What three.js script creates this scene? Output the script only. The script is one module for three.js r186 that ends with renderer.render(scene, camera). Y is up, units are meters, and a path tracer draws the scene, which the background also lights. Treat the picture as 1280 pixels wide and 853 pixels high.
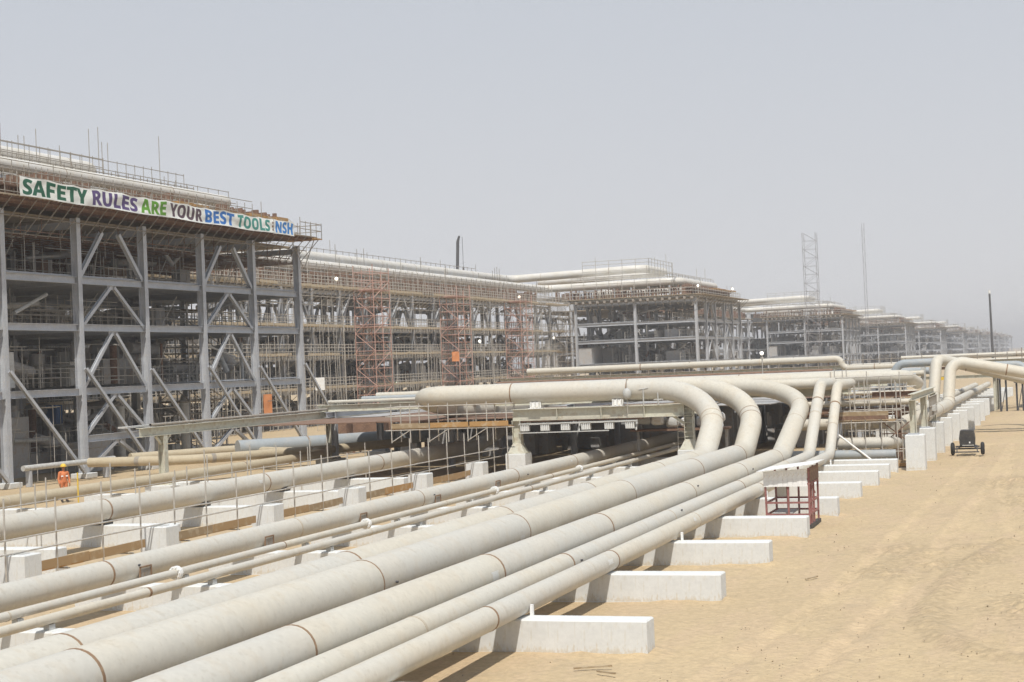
import * as THREE from 'three';
import { ImprovedNoise } from 'three/addons/math/ImprovedNoise.js';
import { MarchingCubes } from 'three/addons/objects/MarchingCubes.js';
import { mergeGeometries, mergeVertices } from 'three/addons/utils/BufferGeometryUtils.js';

// ---------------------------------------------------------------- camera, sky, sun, exposure
const scene = new THREE.Scene();
const V = (x, y, z) => new THREE.Vector3(x, y, z);
const camera = new THREE.PerspectiveCamera(24.076, 1.5, 0.3, 6000);
camera.position.set(0, 5.5, 0);
camera.up.set(0.044954, 0.998988, 0.001654);
camera.lookAt(camera.position.clone().add(V(-0.325736, 0.016224, -0.945321)));
const renderer = new THREE.WebGLRenderer({ antialias: true });
renderer.setSize(1024, 682);
renderer.toneMapping = THREE.LinearToneMapping;
renderer.toneMappingExposure = 0.95;
renderer.shadowMap.enabled = true;

{ // hazy desert sky: milky at the horizon, a little bluer overhead
  const W = 256, H = 128, d = new Float32Array(W * H * 4);
  for (let j = 0; j < H; j++) for (let i = 0; i < W; i++) {
    const el = ((j + 0.5) / H - 0.5) * Math.PI, h = Math.max(0, Math.sin(el));
    const t = Math.pow(h, 0.5), k = (j * W + i) * 4;
    const a = [0.85, 0.835, 0.825], b = [0.36, 0.455, 0.6];
    for (let c = 0; c < 3; c++) d[k + c] = (el < -0.02 ? 0.9 : 1) * (1 + 0.03 * (fbm(i / W * 6, j / H * 14, 4, 6, 400) - 0.5)) * (a[c] * (1 - t) + b[c] * t) * 1.0;
    d[k + 3] = 1;
  }
  const t = new THREE.DataTexture(d, W, H, THREE.RGBAFormat, THREE.FloatType);
  t.mapping = THREE.EquirectangularReflectionMapping; t.magFilter = t.minFilter = THREE.LinearFilter; t.needsUpdate = true;
  scene.background = t; scene.environment = t;
}
const sun = new THREE.DirectionalLight(new THREE.Color(1, 0.955, 0.88), 4.3);
sun.position.set(0.22 * 120 - 30, 120, 0.55 * 120 - 80);
sun.target.position.set(-30, 0, -80);
sun.castShadow = true; sun.shadow.radius = 2;
sun.shadow.mapSize.set(4096, 4096);
Object.assign(sun.shadow.camera, { left: -130, right: 130, top: 130, bottom: -130, near: 1, far: 500 });
scene.add(sun, sun.target);
scene.fog = new THREE.FogExp2(new THREE.Color(0.97, 0.95, 0.95), 0.0005);

// ---------------------------------------------------------------- helpers
let seed = 20240;
const rnd = () => { seed = (seed + 0x6d2b79f5) | 0; let t = Math.imul(seed ^ (seed >>> 15), 1 | seed); t = (t + Math.imul(t ^ (t >>> 7), 61 | t)) ^ t; return ((t ^ (t >>> 14)) >>> 0) / 4294967296; };
const rr = (a, b) => a + (b - a) * rnd();
const noise = new ImprovedNoise();
const ORD = ['first', 'second', 'third', 'fourth', 'fifth', 'sixth', 'seventh', 'eighth', 'ninth', 'tenth', 'eleventh', 'twelfth', 'thirteenth', 'fourteenth', 'fifteenth'];
const used = {};
function numbered(n) { const k = used[n] = (used[n] ?? -1) + 1; return k ? n + '_' + String(k).padStart(3, '0') : n; }
function tag(o, label, category, group, kind) {
  if (label) o.userData.label = label;
  if (category) o.userData.category = category;
  if (group) o.userData.group = group;
  if (kind) o.userData.kind = kind;
  return o;
}
function base(name, label, category, pos = [0, 0, 0], group) {
  const o = new THREE.Group(); o.name = numbered(name); o.position.set(...pos); scene.add(o);
  return tag(o, label, category, group);
}
function mesh(name, geo, mat, parent = scene, kind) {
  const m = new THREE.Mesh(geo, mat); m.name = numbered(name); m.castShadow = m.receiveShadow = true; parent.add(m);
  if (kind) m.userData.kind = kind;
  return m;
}
class MB { // collects boxes and round bars into one geometry, with uv in metres
  constructor() { this.p = []; this.n = []; this.u = []; this.i = []; }
  quad(a, b, c, d, nx) {
    const k = this.p.length / 3, w = b.clone().sub(a).length(), h = d.clone().sub(a).length();
    for (const v of [a, b, c, d]) { this.p.push(v.x, v.y, v.z); this.n.push(nx.x, nx.y, nx.z); }
    this.u.push(0, 0, w, 0, w, h, 0, h); this.i.push(k, k + 1, k + 2, k, k + 2, k + 3); return this;
  }
  hexa(c) { // 8 corners: 0-3 one end (counter-clockwise seen from that end), 4-7 the other end
    const F = [[3, 2, 1, 0], [4, 5, 6, 7], [0, 1, 5, 4], [1, 2, 6, 5], [2, 3, 7, 6], [3, 0, 4, 7]];
    const mid = V(0, 0, 0); c.forEach((v) => mid.add(v)); mid.multiplyScalar(1 / 8);
    for (const f of F) {
      const [a, b, d, e] = f.map((q) => c[q]);
      const n = b.clone().sub(a).cross(d.clone().sub(a)).normalize();
      if (n.dot(a.clone().sub(mid)) < 0) { n.negate(); this.quad(e, d, b, a, n); } else this.quad(a, b, d, e, n);
    }
    return this;
  }
  bar(p, q, w, h, up = V(0, 1, 0), os = 0, ou = 0) { // rectangular bar from p to q: w across, h along up
    const d = q.clone().sub(p).normalize(); let s = d.clone().cross(up);
    if (s.lengthSq() < 1e-6) s = d.clone().cross(V(1, 0, 0)); s.normalize();
    const u = s.clone().cross(d).normalize(), C = [];
    for (const e of [p, q]) for (const [a, b] of [[-1, -1], [1, -1], [1, 1], [-1, 1]]) C.push(e.clone().addScaledVector(s, os + a * w / 2).addScaledVector(u, ou + b * h / 2));
    return this.hexa(C);
  }
  hbeam(p, q, w, h, up, tf = 0.025, tw = 0.016) { // H section: flanges across up
    tf = Math.max(tf, h * 0.05); tw = Math.max(tw, w * 0.04);
    this.bar(p, q, w, tf, up, 0, h / 2 - tf / 2); this.bar(p, q, w, tf, up, 0, -h / 2 + tf / 2);
    return this.bar(p, q, tw, h - 2 * tf, up);
  }
  box(x0, y0, z0, x1, y1, z1) { return this.bar(V((x0 + x1) / 2, (y0 + y1) / 2, z0), V((x0 + x1) / 2, (y0 + y1) / 2, z1), Math.abs(x1 - x0), Math.abs(y1 - y0)); }
  tube(p, q, r, n = 6, r2 = r, caps = false) {
    const d = q.clone().sub(p), L = d.length(); d.normalize();
    const a = Math.abs(d.y) < 0.9 ? V(0, 1, 0) : V(1, 0, 0), s = d.clone().cross(a).normalize(), u = s.clone().cross(d);
    const k = this.p.length / 3;
    for (let e = 0; e < 2; e++) for (let i = 0; i <= n; i++) {
      const t = i / n * Math.PI * 2, nx = s.clone().multiplyScalar(Math.cos(t)).addScaledVector(u, Math.sin(t)), c = e ? q : p, R = e ? r2 : r;
      this.p.push(c.x + nx.x * R, c.y + nx.y * R, c.z + nx.z * R); this.n.push(nx.x, nx.y, nx.z); this.u.push(e * L, t * r);
    }
    for (let i = 0; i < n; i++) { const b = k + i, c = k + n + 1 + i; this.i.push(b, c, b + 1, b + 1, c, c + 1); }
    if (caps) for (const [e, c] of [[0, p], [1, q]]) {
      const m = this.p.length / 3, nn = d.clone().multiplyScalar(e ? 1 : -1), R = e ? r2 : r;
      this.p.push(c.x, c.y, c.z); this.n.push(nn.x, nn.y, nn.z); this.u.push(0, 0);
      for (let i = 0; i <= n; i++) { const t = i / n * Math.PI * 2, x = s.clone().multiplyScalar(Math.cos(t) * R).addScaledVector(u, Math.sin(t) * R); this.p.push(c.x + x.x, c.y + x.y, c.z + x.z); this.n.push(nn.x, nn.y, nn.z); this.u.push(x.x, x.z); }
      for (let i = 0; i < n; i++) e ? this.i.push(m, m + 2 + i, m + 1 + i) : this.i.push(m, m + 1 + i, m + 2 + i);
    }
    return this;
  }
  geo() {
    const g = new THREE.BufferGeometry();
    g.setAttribute('position', new THREE.Float32BufferAttribute(this.p, 3)); g.setAttribute('normal', new THREE.Float32BufferAttribute(this.n, 3));
    g.setAttribute('uv', new THREE.Float32BufferAttribute(this.u, 2)); g.setIndex(this.i); return g;
  }
  build(name, mat, parent, kind) { return mesh(name, this.geo(), mat, parent, kind); }
}
// a block with chamfered edges (for concrete)
function block(x0, y0, z0, x1, y1, z1, b = 0.025) {
  const s = new THREE.Shape(), w = x1 - x0, d = z1 - z0;
  s.moveTo(-w / 2 + b, -d / 2 + b); s.lineTo(w / 2 - b, -d / 2 + b); s.lineTo(w / 2 - b, d / 2 - b); s.lineTo(-w / 2 + b, d / 2 - b); s.closePath();
  const g = new THREE.ExtrudeGeometry(s, { depth: y1 - y0 - 2 * b, bevelEnabled: true, bevelSize: b, bevelThickness: b, bevelSegments: 1 });
  g.rotateX(-Math.PI / 2); g.translate((x0 + x1) / 2, y0 + b, (z0 + z1) / 2);
  const p = g.attributes.position, n = g.attributes.normal, u = g.attributes.uv;
  for (let i = 0; i < p.count; i++) { const a = [Math.abs(n.getX(i)), Math.abs(n.getY(i)), Math.abs(n.getZ(i))], m = a.indexOf(Math.max(...a)); m === 1 ? u.setXY(i, p.getX(i), p.getZ(i) + 2) : m === 0 ? u.setXY(i, p.getZ(i), p.getY(i)) : u.setXY(i, p.getX(i), p.getY(i)); }
  return g;
}
// ---------------------------------------------------------------- procedural textures (surface colour and grain only)
function fbm(x, y, o, per, s) { let v = 0, a = 0.5, t = 0; for (let i = 0; i < o; i++) { v += a * vnoise(x, y, per, s + i * 17); t += a; x *= 2; y *= 2; per *= 2; a *= 0.55; } return v / t; }
function hash(x, y, s) { let h = Math.imul(x, 374761393) ^ Math.imul(y, 668265263) ^ Math.imul(s, 1442695041); h = Math.imul(h ^ (h >>> 13), 1274126177); return ((h ^ (h >>> 16)) >>> 0) / 4294967296; }
function vnoise(x, y, per, s) { // value noise that repeats every per cells
  const xi = Math.floor(x), yi = Math.floor(y), m = (a) => ((a % per) + per) % per; let fx = x - xi, fy = y - yi; fx = fx * fx * (3 - 2 * fx); fy = fy * fy * (3 - 2 * fy);
  const a = hash(m(xi), m(yi), s), b = hash(m(xi + 1), m(yi), s), c = hash(m(xi), m(yi + 1), s), d = hash(m(xi + 1), m(yi + 1), s);
  return a + (b - a) * fx + (c - a) * fy + (a - b - c + d) * fx * fy;
}
const enc = (c) => 255 * (c <= 0.0031308 ? c * 12.92 : 1.055 * Math.pow(c, 1 / 2.4) - 0.055);
function tex(n, metres, fn, linear) { // fn(u, v in 0..1) -> linear rgb
  const d = new Uint8Array(n * n * 4);
  for (let j = 0; j < n; j++) for (let i = 0; i < n; i++) {
    const c = fn(i / n, j / n), k = (j * n + i) * 4;
    for (let q = 0; q < 3; q++) d[k + q] = Math.max(0, Math.min(255, linear ? c[q] * 255 : enc(Math.max(0, Math.min(1, c[q])))));
    d[k + 3] = 255;
  }
  const t = new THREE.DataTexture(d, n, n); t.wrapS = t.wrapT = THREE.RepeatWrapping; t.magFilter = THREE.LinearFilter; t.minFilter = THREE.LinearMipmapLinearFilter; t.generateMipmaps = true;
  if (!linear) t.colorSpace = THREE.SRGBColorSpace;
  t.repeat.set(1 / metres, 1 / metres); t.needsUpdate = true; return t;
}
const mix = (a, b, t) => a.map((x, i) => x + (b[i] - x) * t), clamp = (t) => Math.max(0, Math.min(1, t)), sstep = (a, b, x) => { const t = clamp((x - a) / (b - a)); return t * t * (3 - 2 * t); };
const pat = (n, metres, a, b, c, s, freq = 5) => tex(n, metres, (u, v) => {
  const f = fbm(u * freq, v * freq, 5, freq, s), g = fbm(u * 40, v * 40, 3, 40, s + 50), k = sstep(0.62, 0.72, fbm(u * 14, v * 14, 4, 14, s + 90));
  return mix(mix(a, b, sstep(0.32, 0.68, f)), c, k * 0.6).map((x) => x * (0.9 + 0.2 * g));
});
const std = (o) => new THREE.MeshStandardMaterial({ roughness: 0.75, metalness: 0, ...o });
const M = {};
const pipeMap = (a, b, c, s) => tex(512, 6, (u, v) => { const f = fbm(u * 4, v * 4, 5, 4, s), g = fbm(u * 70, v * 70, 3, 70, s + 50), k = sstep(0.55, 0.78, fbm(u * 18, v * 18, 5, 18, s + 90)), q = sstep(0.7, 0.74, fbm(u * 60, v * 60, 3, 60, s + 70)); return mix(mix(mix(a, b, sstep(0.3, 0.7, f)), c, k * 0.4), c.map((x) => x * 0.75), q * 0.22).map((x) => x * (0.93 + 0.14 * g)); });
M.pipe = [
  std({ map: pipeMap([0.56, 0.53, 0.46], [0.57, 0.525, 0.435], [0.52, 0.45, 0.345], 3), roughness: 0.62 }),
  std({ map: pipeMap([0.535, 0.515, 0.46], [0.55, 0.515, 0.445], [0.51, 0.45, 0.36], 31), roughness: 0.62 }),
  std({ map: pipeMap([0.57, 0.54, 0.465], [0.565, 0.52, 0.43], [0.53, 0.46, 0.355], 67), roughness: 0.62 }),
];
M.tan = std({ map: pipeMap([0.5, 0.43, 0.31], [0.47, 0.4, 0.28], [0.4, 0.32, 0.21], 12), roughness: 0.7 });
M.grey = std({ map: pipeMap([0.33, 0.36, 0.375], [0.37, 0.385, 0.39], [0.42, 0.39, 0.33], 13), roughness: 0.6 });
M.roofpipe = std({ map: pipeMap([0.66, 0.64, 0.6], [0.62, 0.59, 0.52], [0.6, 0.52, 0.42], 14), roughness: 0.5 });
M.weld = std({ map: pat(128, 1, [0.3, 0.2, 0.12], [0.24, 0.15, 0.09], [0.36, 0.25, 0.15], 5), roughness: 0.9 });
M.weldfaint = std({ map: pat(128, 1, [0.5, 0.44, 0.35], [0.46, 0.39, 0.3], [0.42, 0.33, 0.23], 6), roughness: 0.8 });
M.primer = std({ map: pat(128, 0.6, [0.66, 0.66, 0.64], [0.6, 0.6, 0.57], [0.58, 0.54, 0.45], 7), roughness: 0.7, side: THREE.DoubleSide });
M.concrete = std({ roughness: 0.9, map: tex(512, 4, (u, v) => {
  const f = fbm(u * 6, v * 6, 5, 6, 8), g = fbm(u * 64, v * 64, 2, 64, 9), h = v * 4, e = 0.02 + 0.2 * Math.pow(fbm(u * 96, 0.5, 3, 96, 41), 3) * 2;
  const k = h < 0.6 ? sstep(e + 0.05, e - 0.02, h) * sstep(0.3, 0.6, fbm(u * 90, v * 60, 3, 30, 42)) : 0, q = sstep(0.62, 0.8, fbm(u * 90, v * 12, 3, 12, 71)) * 0.35;
  return mix(mix(mix([0.69, 0.7, 0.69], [0.64, 0.65, 0.64], f), [0.58, 0.55, 0.47], q), [0.54, 0.47, 0.35], k * 0.55).map((x) => x * (0.94 + 0.12 * g));
}) });
M.steel = std({ map: pat(256, 3, [0.47, 0.485, 0.51], [0.42, 0.435, 0.46], [0.48, 0.46, 0.43], 21), roughness: 0.55 });
M.dark = std({ map: pat(256, 3, [0.4, 0.4, 0.4], [0.44, 0.43, 0.42], [0.4, 0.32, 0.25], 22), roughness: 0.8 });
M.cream = std({ map: pat(256, 3, [0.56, 0.55, 0.46], [0.52, 0.5, 0.41], [0.46, 0.4, 0.3], 23), roughness: 0.65 });
M.galv = std({ map: pat(128, 1, [0.54, 0.51, 0.46], [0.48, 0.45, 0.4], [0.44, 0.36, 0.28], 24), roughness: 0.5, metalness: 0.25 });
M.dullgalv = std({ map: pat(128, 1, [0.34, 0.31, 0.27], [0.28, 0.25, 0.21], [0.32, 0.22, 0.14], 25), roughness: 0.7 });
M.red = std({ map: pat(128, 1, [0.52, 0.33, 0.27], [0.46, 0.28, 0.23], [0.5, 0.36, 0.29], 26), roughness: 0.75 });
M.rust = std({ map: pat(128, 1, [0.24, 0.145, 0.1], [0.18, 0.11, 0.075], [0.33, 0.23, 0.15], 27), roughness: 0.9 });
M.frame = std({ map: pat(128, 1, [0.3, 0.13, 0.12], [0.26, 0.11, 0.1], [0.4, 0.24, 0.2], 28), roughness: 0.7 });
M.white = std({ map: pat(128, 1.5, [0.84, 0.84, 0.83], [0.8, 0.8, 0.78], [0.66, 0.6, 0.5], 29), roughness: 0.5 });
M.lightgrey = std({ map: pat(128, 1, [0.5, 0.5, 0.48], [0.44, 0.44, 0.42], [0.4, 0.36, 0.3], 30), roughness: 0.6 });
const woodMap = (a, b, s) => tex(256, 2, (u, v) => { const f = fbm(u * 3, v * 48, 4, 3, s), g = fbm(u * 8, v * 8, 3, 8, s + 5); return mix(mix(a, b, f), [0.5, 0.42, 0.3], sstep(0.55, 0.75, g) * 0.5).map((x) => x * (0.88 + 0.24 * f)); });
M.wood = [std({ map: woodMap([0.42, 0.28, 0.14], [0.33, 0.22, 0.11], 51), roughness: 0.9 }), std({ map: woodMap([0.36, 0.27, 0.16], [0.28, 0.2, 0.12], 61), roughness: 0.9 }), std({ map: woodMap([0.46, 0.27, 0.1], [0.38, 0.22, 0.09], 71), roughness: 0.9 })];
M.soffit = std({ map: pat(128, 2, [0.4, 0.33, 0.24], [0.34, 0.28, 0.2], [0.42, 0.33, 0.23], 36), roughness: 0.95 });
M.rubber = std({ color: new THREE.Color(0.03, 0.03, 0.03), roughness: 0.85 });
M.black = std({ map: pat(128, 1, [0.035, 0.035, 0.037], [0.05, 0.047, 0.045], [0.1, 0.085, 0.065], 33), roughness: 0.6 });
M.plank = std({ map: woodMap([0.52, 0.44, 0.31], [0.44, 0.36, 0.25], 81), roughness: 0.9 });
M.orange = std({ color: new THREE.Color(0.62, 0.25, 0.1), roughness: 0.85, side: THREE.DoubleSide });
M.yellow = std({ color: new THREE.Color(0.75, 0.5, 0.06), roughness: 0.5 });
M.lamp = std({ color: new THREE.Color(0.9, 0.85, 0.7), emissive: new THREE.Color(1, 0.93, 0.8), emissiveIntensity: 1.6, roughness: 0.3 });
M.mast = std({ color: new THREE.Color(0.08, 0.08, 0.085), roughness: 0.7 });
M.lattice = std({ color: new THREE.Color(0.3, 0.29, 0.3), roughness: 0.7 });

// ---------------------------------------------------------------- pipes: fillets at the corners, cut into sections at the welds
function pathOf(pts, rad) {
  const out = [pts[0].clone()];
  for (let i = 1; i < pts.length - 1; i++) {
    const a = pts[i - 1].clone().sub(pts[i]).normalize(), b = pts[i + 1].clone().sub(pts[i]).normalize();
    const th = Math.PI - a.angleTo(b); if (th < 0.02) { out.push(pts[i].clone()); continue; }
    const R = Array.isArray(rad) ? rad[i - 1] : rad, t = R * Math.tan(th / 2);
    const c = pts[i].clone().addScaledVector(a.clone().add(b).normalize(), Math.hypot(R, t));
    const p = pts[i].clone().addScaledVector(a, t), q = pts[i].clone().addScaledVector(b, t), n = Math.max(5, Math.ceil(th / 0.09));
    const e0 = p.clone().sub(c), e1 = q.clone().sub(c);
    for (let k = 0; k <= n; k++) { const f = k / n; out.push(c.clone().addScaledVector(e0, Math.sin((1 - f) * th) / Math.sin(th)).addScaledVector(e1, Math.sin(f * th) / Math.sin(th))); }
  }
  out.push(pts[pts.length - 1].clone()); return out;
}
function lengths(P) { const L = [0]; for (let i = 1; i < P.length; i++) L.push(L[i - 1] + P[i].distanceTo(P[i - 1])); return L; }
function at(P, L, s) { s = Math.max(0, Math.min(L[L.length - 1], s)); let i = 1; while (i < L.length - 1 && L[i] < s) i++; const f = (s - L[i - 1]) / (L[i] - L[i - 1] || 1); return { p: P[i - 1].clone().lerp(P[i], f), d: P[i].clone().sub(P[i - 1]).normalize(), i }; }
function tubeGeo(P, r, n, s0 = 0, caps = [false, false]) {
  const g = { p: [], n: [], u: [], i: [] }, m = P.length; let u = null, L = s0;
  for (let j = 0; j < m; j++) {
    const d = (j === 0 ? P[1].clone().sub(P[0]) : j === m - 1 ? P[j].clone().sub(P[j - 1]) : P[j + 1].clone().sub(P[j]).normalize().add(P[j].clone().sub(P[j - 1]).normalize())).normalize();
    if (!u) { u = (Math.abs(d.y) < 0.9 ? V(0, 1, 0) : V(0, 0, 1)); }
    u.addScaledVector(d, -u.dot(d)).normalize(); const s = d.clone().cross(u);
    if (j) L += P[j].distanceTo(P[j - 1]);
    for (let i = 0; i <= n; i++) { const t = i / n * Math.PI * 2, nx = u.clone().multiplyScalar(Math.cos(t)).addScaledVector(s, Math.sin(t)); g.p.push(P[j].x + nx.x * r, P[j].y + nx.y * r, P[j].z + nx.z * r); g.n.push(nx.x, nx.y, nx.z); g.u.push(L, t * r); }
    if (j) for (let i = 0; i < n; i++) { const a = (j - 1) * (n + 1) + i, b = a + n + 1; g.i.push(a, a + 1, b, b, a + 1, b + 1); }
    if ((j === 0 && caps[0]) || (j === m - 1 && caps[1])) g.cap = [...(g.cap || []), [P[j].clone(), d.clone().multiplyScalar(j ? 1 : -1), u.clone(), s.clone()]];
  }
  for (const [c, nn, uu, ss] of g.cap || []) {
    const k = g.p.length / 3; g.p.push(c.x, c.y, c.z); g.n.push(nn.x, nn.y, nn.z); g.u.push(0, 0);
    const flip = uu.clone().cross(ss).dot(nn) < 0;
    for (let i = 0; i <= n; i++) { const t = i / n * Math.PI * 2, x = uu.clone().multiplyScalar(Math.cos(t) * r).addScaledVector(ss, Math.sin(t) * r); g.p.push(c.x + x.x, c.y + x.y, c.z + x.z); g.n.push(nn.x, nn.y, nn.z); g.u.push(x.x, x.y); }
    for (let i = 0; i < n; i++) flip ? g.i.push(k, k + 2 + i, k + 1 + i) : g.i.push(k, k + 1 + i, k + 2 + i);
  }
  const b = new THREE.BufferGeometry();
  b.setAttribute('position', new THREE.Float32BufferAttribute(g.p, 3)); b.setAttribute('normal', new THREE.Float32BufferAttribute(g.n, 3)); b.setAttribute('uv', new THREE.Float32BufferAttribute(g.u, 2)); b.setIndex(g.i);
  return b;
}
function cutPath(P, L, a, b) { const o = [at(P, L, a).p]; for (let i = 0; i < P.length; i++) if (L[i] > a + 1e-3 && L[i] < b - 1e-3) o.push(P[i]); o.push(at(P, L, b).p); return o; }
// welds: arc lengths from the start; each weld is a low proud band
function pipe(name, label, pts, r, rad, { welds = [], mats = M.pipe, n = 24, group, caps = [true, true], band = M.weld, bw = 0.07 } = {}) {
  const P = pathOf(pts.map((p) => V(...p)), rad), L = lengths(P), end = L[L.length - 1];
  const g = base(name, label, 'pipe', [0, 0, 0], group);
  const cuts = [0, ...welds.filter((w) => w > 0.5 && w < end - 0.3).sort((a, b) => a - b), end];
  const list = Array.isArray(mats) ? mats : [mats];
  for (let i = 0; i < cuts.length - 1; i++) mesh('pipe_section', tubeGeo(cutPath(P, L, cuts[i], cuts[i + 1]), r, n, rr(0, 5), [i === 0 && caps[0], i === cuts.length - 2 && caps[1]]), list[Math.floor(rnd() * list.length)], g);
  for (const w of cuts.slice(1, -1)) {
    const b2 = bw * rr(0.5, 1.2); mesh('weld_band', tubeGeo(cutPath(P, L, w - b2 / 2, w + b2 / 2), r + 0.007, n, 0, [true, true]), band === M.weld ? (rnd() < 0.3 ? M.weldfaint : band) : band, g);
    if (n >= 24 && band === M.weld && w > 8 && w < 70) { // primer patch and a small plug beside some welds
      const q = at(P, L, w - rr(0.5, 1.1)), sd = q.d.clone().cross(V(0, 1, 0)).normalize(), mb = new MB();
      if (rnd() < 0.45) { const a0 = rr(-0.3, 0.5), da = rr(0.25, 0.5), l = rr(0.15, 0.35), K = 6; const pt = (a, t) => q.p.clone().addScaledVector(q.d, t).addScaledVector(sd, Math.cos(a) * (r + 0.004)).add(V(0, Math.sin(a) * (r + 0.004), 0)); for (let k = 0; k < K; k++) { const a = a0 + da * k / K, b = a0 + da * (k + 1) / K, nn = sd.clone().multiplyScalar(Math.cos(a)).add(V(0, Math.sin(a), 0)), e = rr(0, 0.08); mb.quad(pt(a, -e), pt(a, l + e), pt(b, l + e), pt(b, -e), nn); } mb.build('primer_patch', M.primer, g); }
      else if (rnd() < 0.4) { const a = rr(-0.2, 0.7), nn = sd.clone().multiplyScalar(Math.cos(a)).add(V(0, Math.sin(a), 0)), c = q.p.clone().addScaledVector(q.d, 1.6); mb.tube(c.clone().addScaledVector(nn, r - 0.01), c.clone().addScaledVector(nn, r + 0.05), 0.028, 8, 0.024, true); mb.build('plug', M.mast, g); }
    }
  }
  g.userData.path = undefined; delete g.userData.path;
  return { g, P, L, end };
}

// ---------------------------------------------------------------- ground: one sheet to the horizon
{
  const axis = (segs) => { const o = []; for (const [a, b, s] of segs) { const n = Math.max(1, Math.round((b - a) / s)); for (let i = 0; i < n; i++) o.push(a + (b - a) * i / n); } o.push(segs[segs.length - 1][1]); return o; };
  const xs = axis([[-2500, -300, 200], [-300, -60, 12], [-60, -12, 1.2], [-12, -8, 0.3], [-8, 6, 0.085], [6, 14, 0.4], [14, 100, 8], [100, 1500, 200]]);
  const zs = axis([[-5000, -700, 300], [-700, -200, 20], [-200, -110, 1.5], [-110, -75, 0.3], [-75, -45, 0.13], [-45, -24, 0.09], [-24, 0, 1], [0, 200, 40]]);
  const seg = (x, z, a, b) => { const dx = b[0] - a[0], dz = b[1] - a[1], t = clamp(((x - a[0]) * dx + (z - a[1]) * dz) / (dx * dx + dz * dz)); return Math.hypot(x - a[0] - dx * t, z - a[1] - dz * t); };
  const lineD = (x, z, l) => { let d = 1e9; for (let i = 0; i < l.length - 1; i++) d = Math.min(d, seg(x, z, l[i], l[i + 1])); return d; };
  const turn = [[-1.7, -47.5], [-2.3, -44], [-2.75, -40], [-2.95, -36], [-2.85, -33.4], [-2.4, -31.6], [-1.7, -30.3], [-0.8, -29.6], [0.6, -29.4]];
  const turn2 = [[-4.9, -41], [-4.4, -43], [-3.6, -45.4], [-2.6, -46.6], [-1.2, -47.4]];
  const ruts = [[[-6.2, -26], [-5.3, -36], [-4.9, -50], [-4.5, -66], [-4.2, -95]], [[-4.7, -24], [-3.8, -36], [-3.4, -50], [-3.0, -66], [-2.9, -95]], [[-1.6, -50], [-2.4, -62], [-2.7, -90]], [[-0.6, -52], [-1.2, -66], [-1.6, -92]]];
  const p = [], u = [], idx = [], col = [];
  for (const z of zs) for (const x of xs) {
    let y = 0, dist = 0, trk = 0;
    if (x > -62 && x < 14 && z > -130 && z < 0) {
      y += 0.05 * noise.noise(x * 0.25, z * 0.16, 3.1) + 0.022 * noise.noise(x * 0.9, z * 0.55, 9.7);
      if (x > -9) {
        y += 0.02 * noise.noise(x * 2.6, z * 1.3, 1.3) + 0.011 * noise.noise(x * 6, z * 4, 5.5);
        for (const l of ruts) { const d = lineD(x, z, l); if (d < 0.3) trk = Math.max(trk, 0.07 * sstep(-0.35, 0.2, noise.noise(x * 3, z * 0.7, 12))); }
        for (const zf of [-29.2, -35.65, -42, -48.45, -54.85, -61.25, -66.8, -70.5, -74]) { const dz = Math.max(0, Math.abs(z - zf + 0.275) - 0.27), dx = Math.max(0, x + 7.55); if (dz + dx < 0.7) y += (0.05 + 0.06 * noise.noise(x * 1.7, z * 1.7, 22)) * Math.exp(-(dz * dz + dx * dx) / 0.06); }
        const n2 = 0.6 + 0.5 * noise.noise(x * 3.1, z * 3.1, 4.2);
        for (const [l, w, h] of [[turn, 0.22, 0.075], [turn2, 0.35, 0.05]]) { const d = lineD(x, z, l); if (d < 1.4) { y += h * Math.exp(-(d * d) / (w * w)) * n2 * 1.5 - h * 0.4 * Math.exp(-((d - 0.55) ** 2) / 0.06); if (d < 0.42 + 0.2 * noise.noise(x * 2.2, z * 2.2, 1)) dist = Math.max(dist, sstep(-0.15, 0.25, noise.noise(x * 6, z * 6, 6) + 0.08)); } }
        for (const l of ruts) { const d = lineD(x, z, l); if (d < 0.8) y += -0.04 * Math.exp(-(d * d) / 0.05) + 0.012 * Math.sin((x * 0.35 + z) * 24) * Math.exp(-(d * d) / 0.03) + 0.035 * Math.exp(-((d - 0.34) ** 2) / 0.012) * n2; }
        for (const [cx, cz, w, h] of [[-0.75, -35.5, 0.5, 0.12], [-4.3, -40.4, 0.3, 0.08], [-3.4, -42.3, 0.3, 0.09], [-4.7, -45.5, 0.35, 0.07], [-2.3, -43.2, 0.3, 0.07], [-1.1, -60, 0.7, 0.09], [-2, -68, 0.8, 0.1]]) { const d = Math.hypot((x - cx) / 1.6, (z - cz) / 2.6); if (d < 2) { if (d < w * 1.5 + 0.3 * noise.noise(x * 3, z * 3, 2)) dist = Math.max(dist, sstep(-0.1, 0.3, noise.noise(x * 6, z * 6, 8) + 0.1)); y += h * Math.exp(-(d * d) / (w * w)) * (0.7 + 1.4 * noise.noise(x * 5, z * 5, 7)); } }
      }
    }
    y += (0.85 + 0.25 * noise.noise(x * 0.5, z * 0.2, 8)) * sstep(-100, -146, z) * sstep(-7.5, -4.5 , x) * sstep(-420, -260, z);
    { const k = 1 - 0.17 * dist + trk; col.push(k, k * 0.97, k * 0.97); }
    p.push(x, y - 0.02, z); u.push(x, -z);
  }
  const nx = xs.length;
  for (let j = 0; j < zs.length - 1; j++) for (let i = 0; i < nx - 1; i++) { const a = j * nx + i, b = a + nx; idx.push(a, b, a + 1, b, b + 1, a + 1); }
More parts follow.
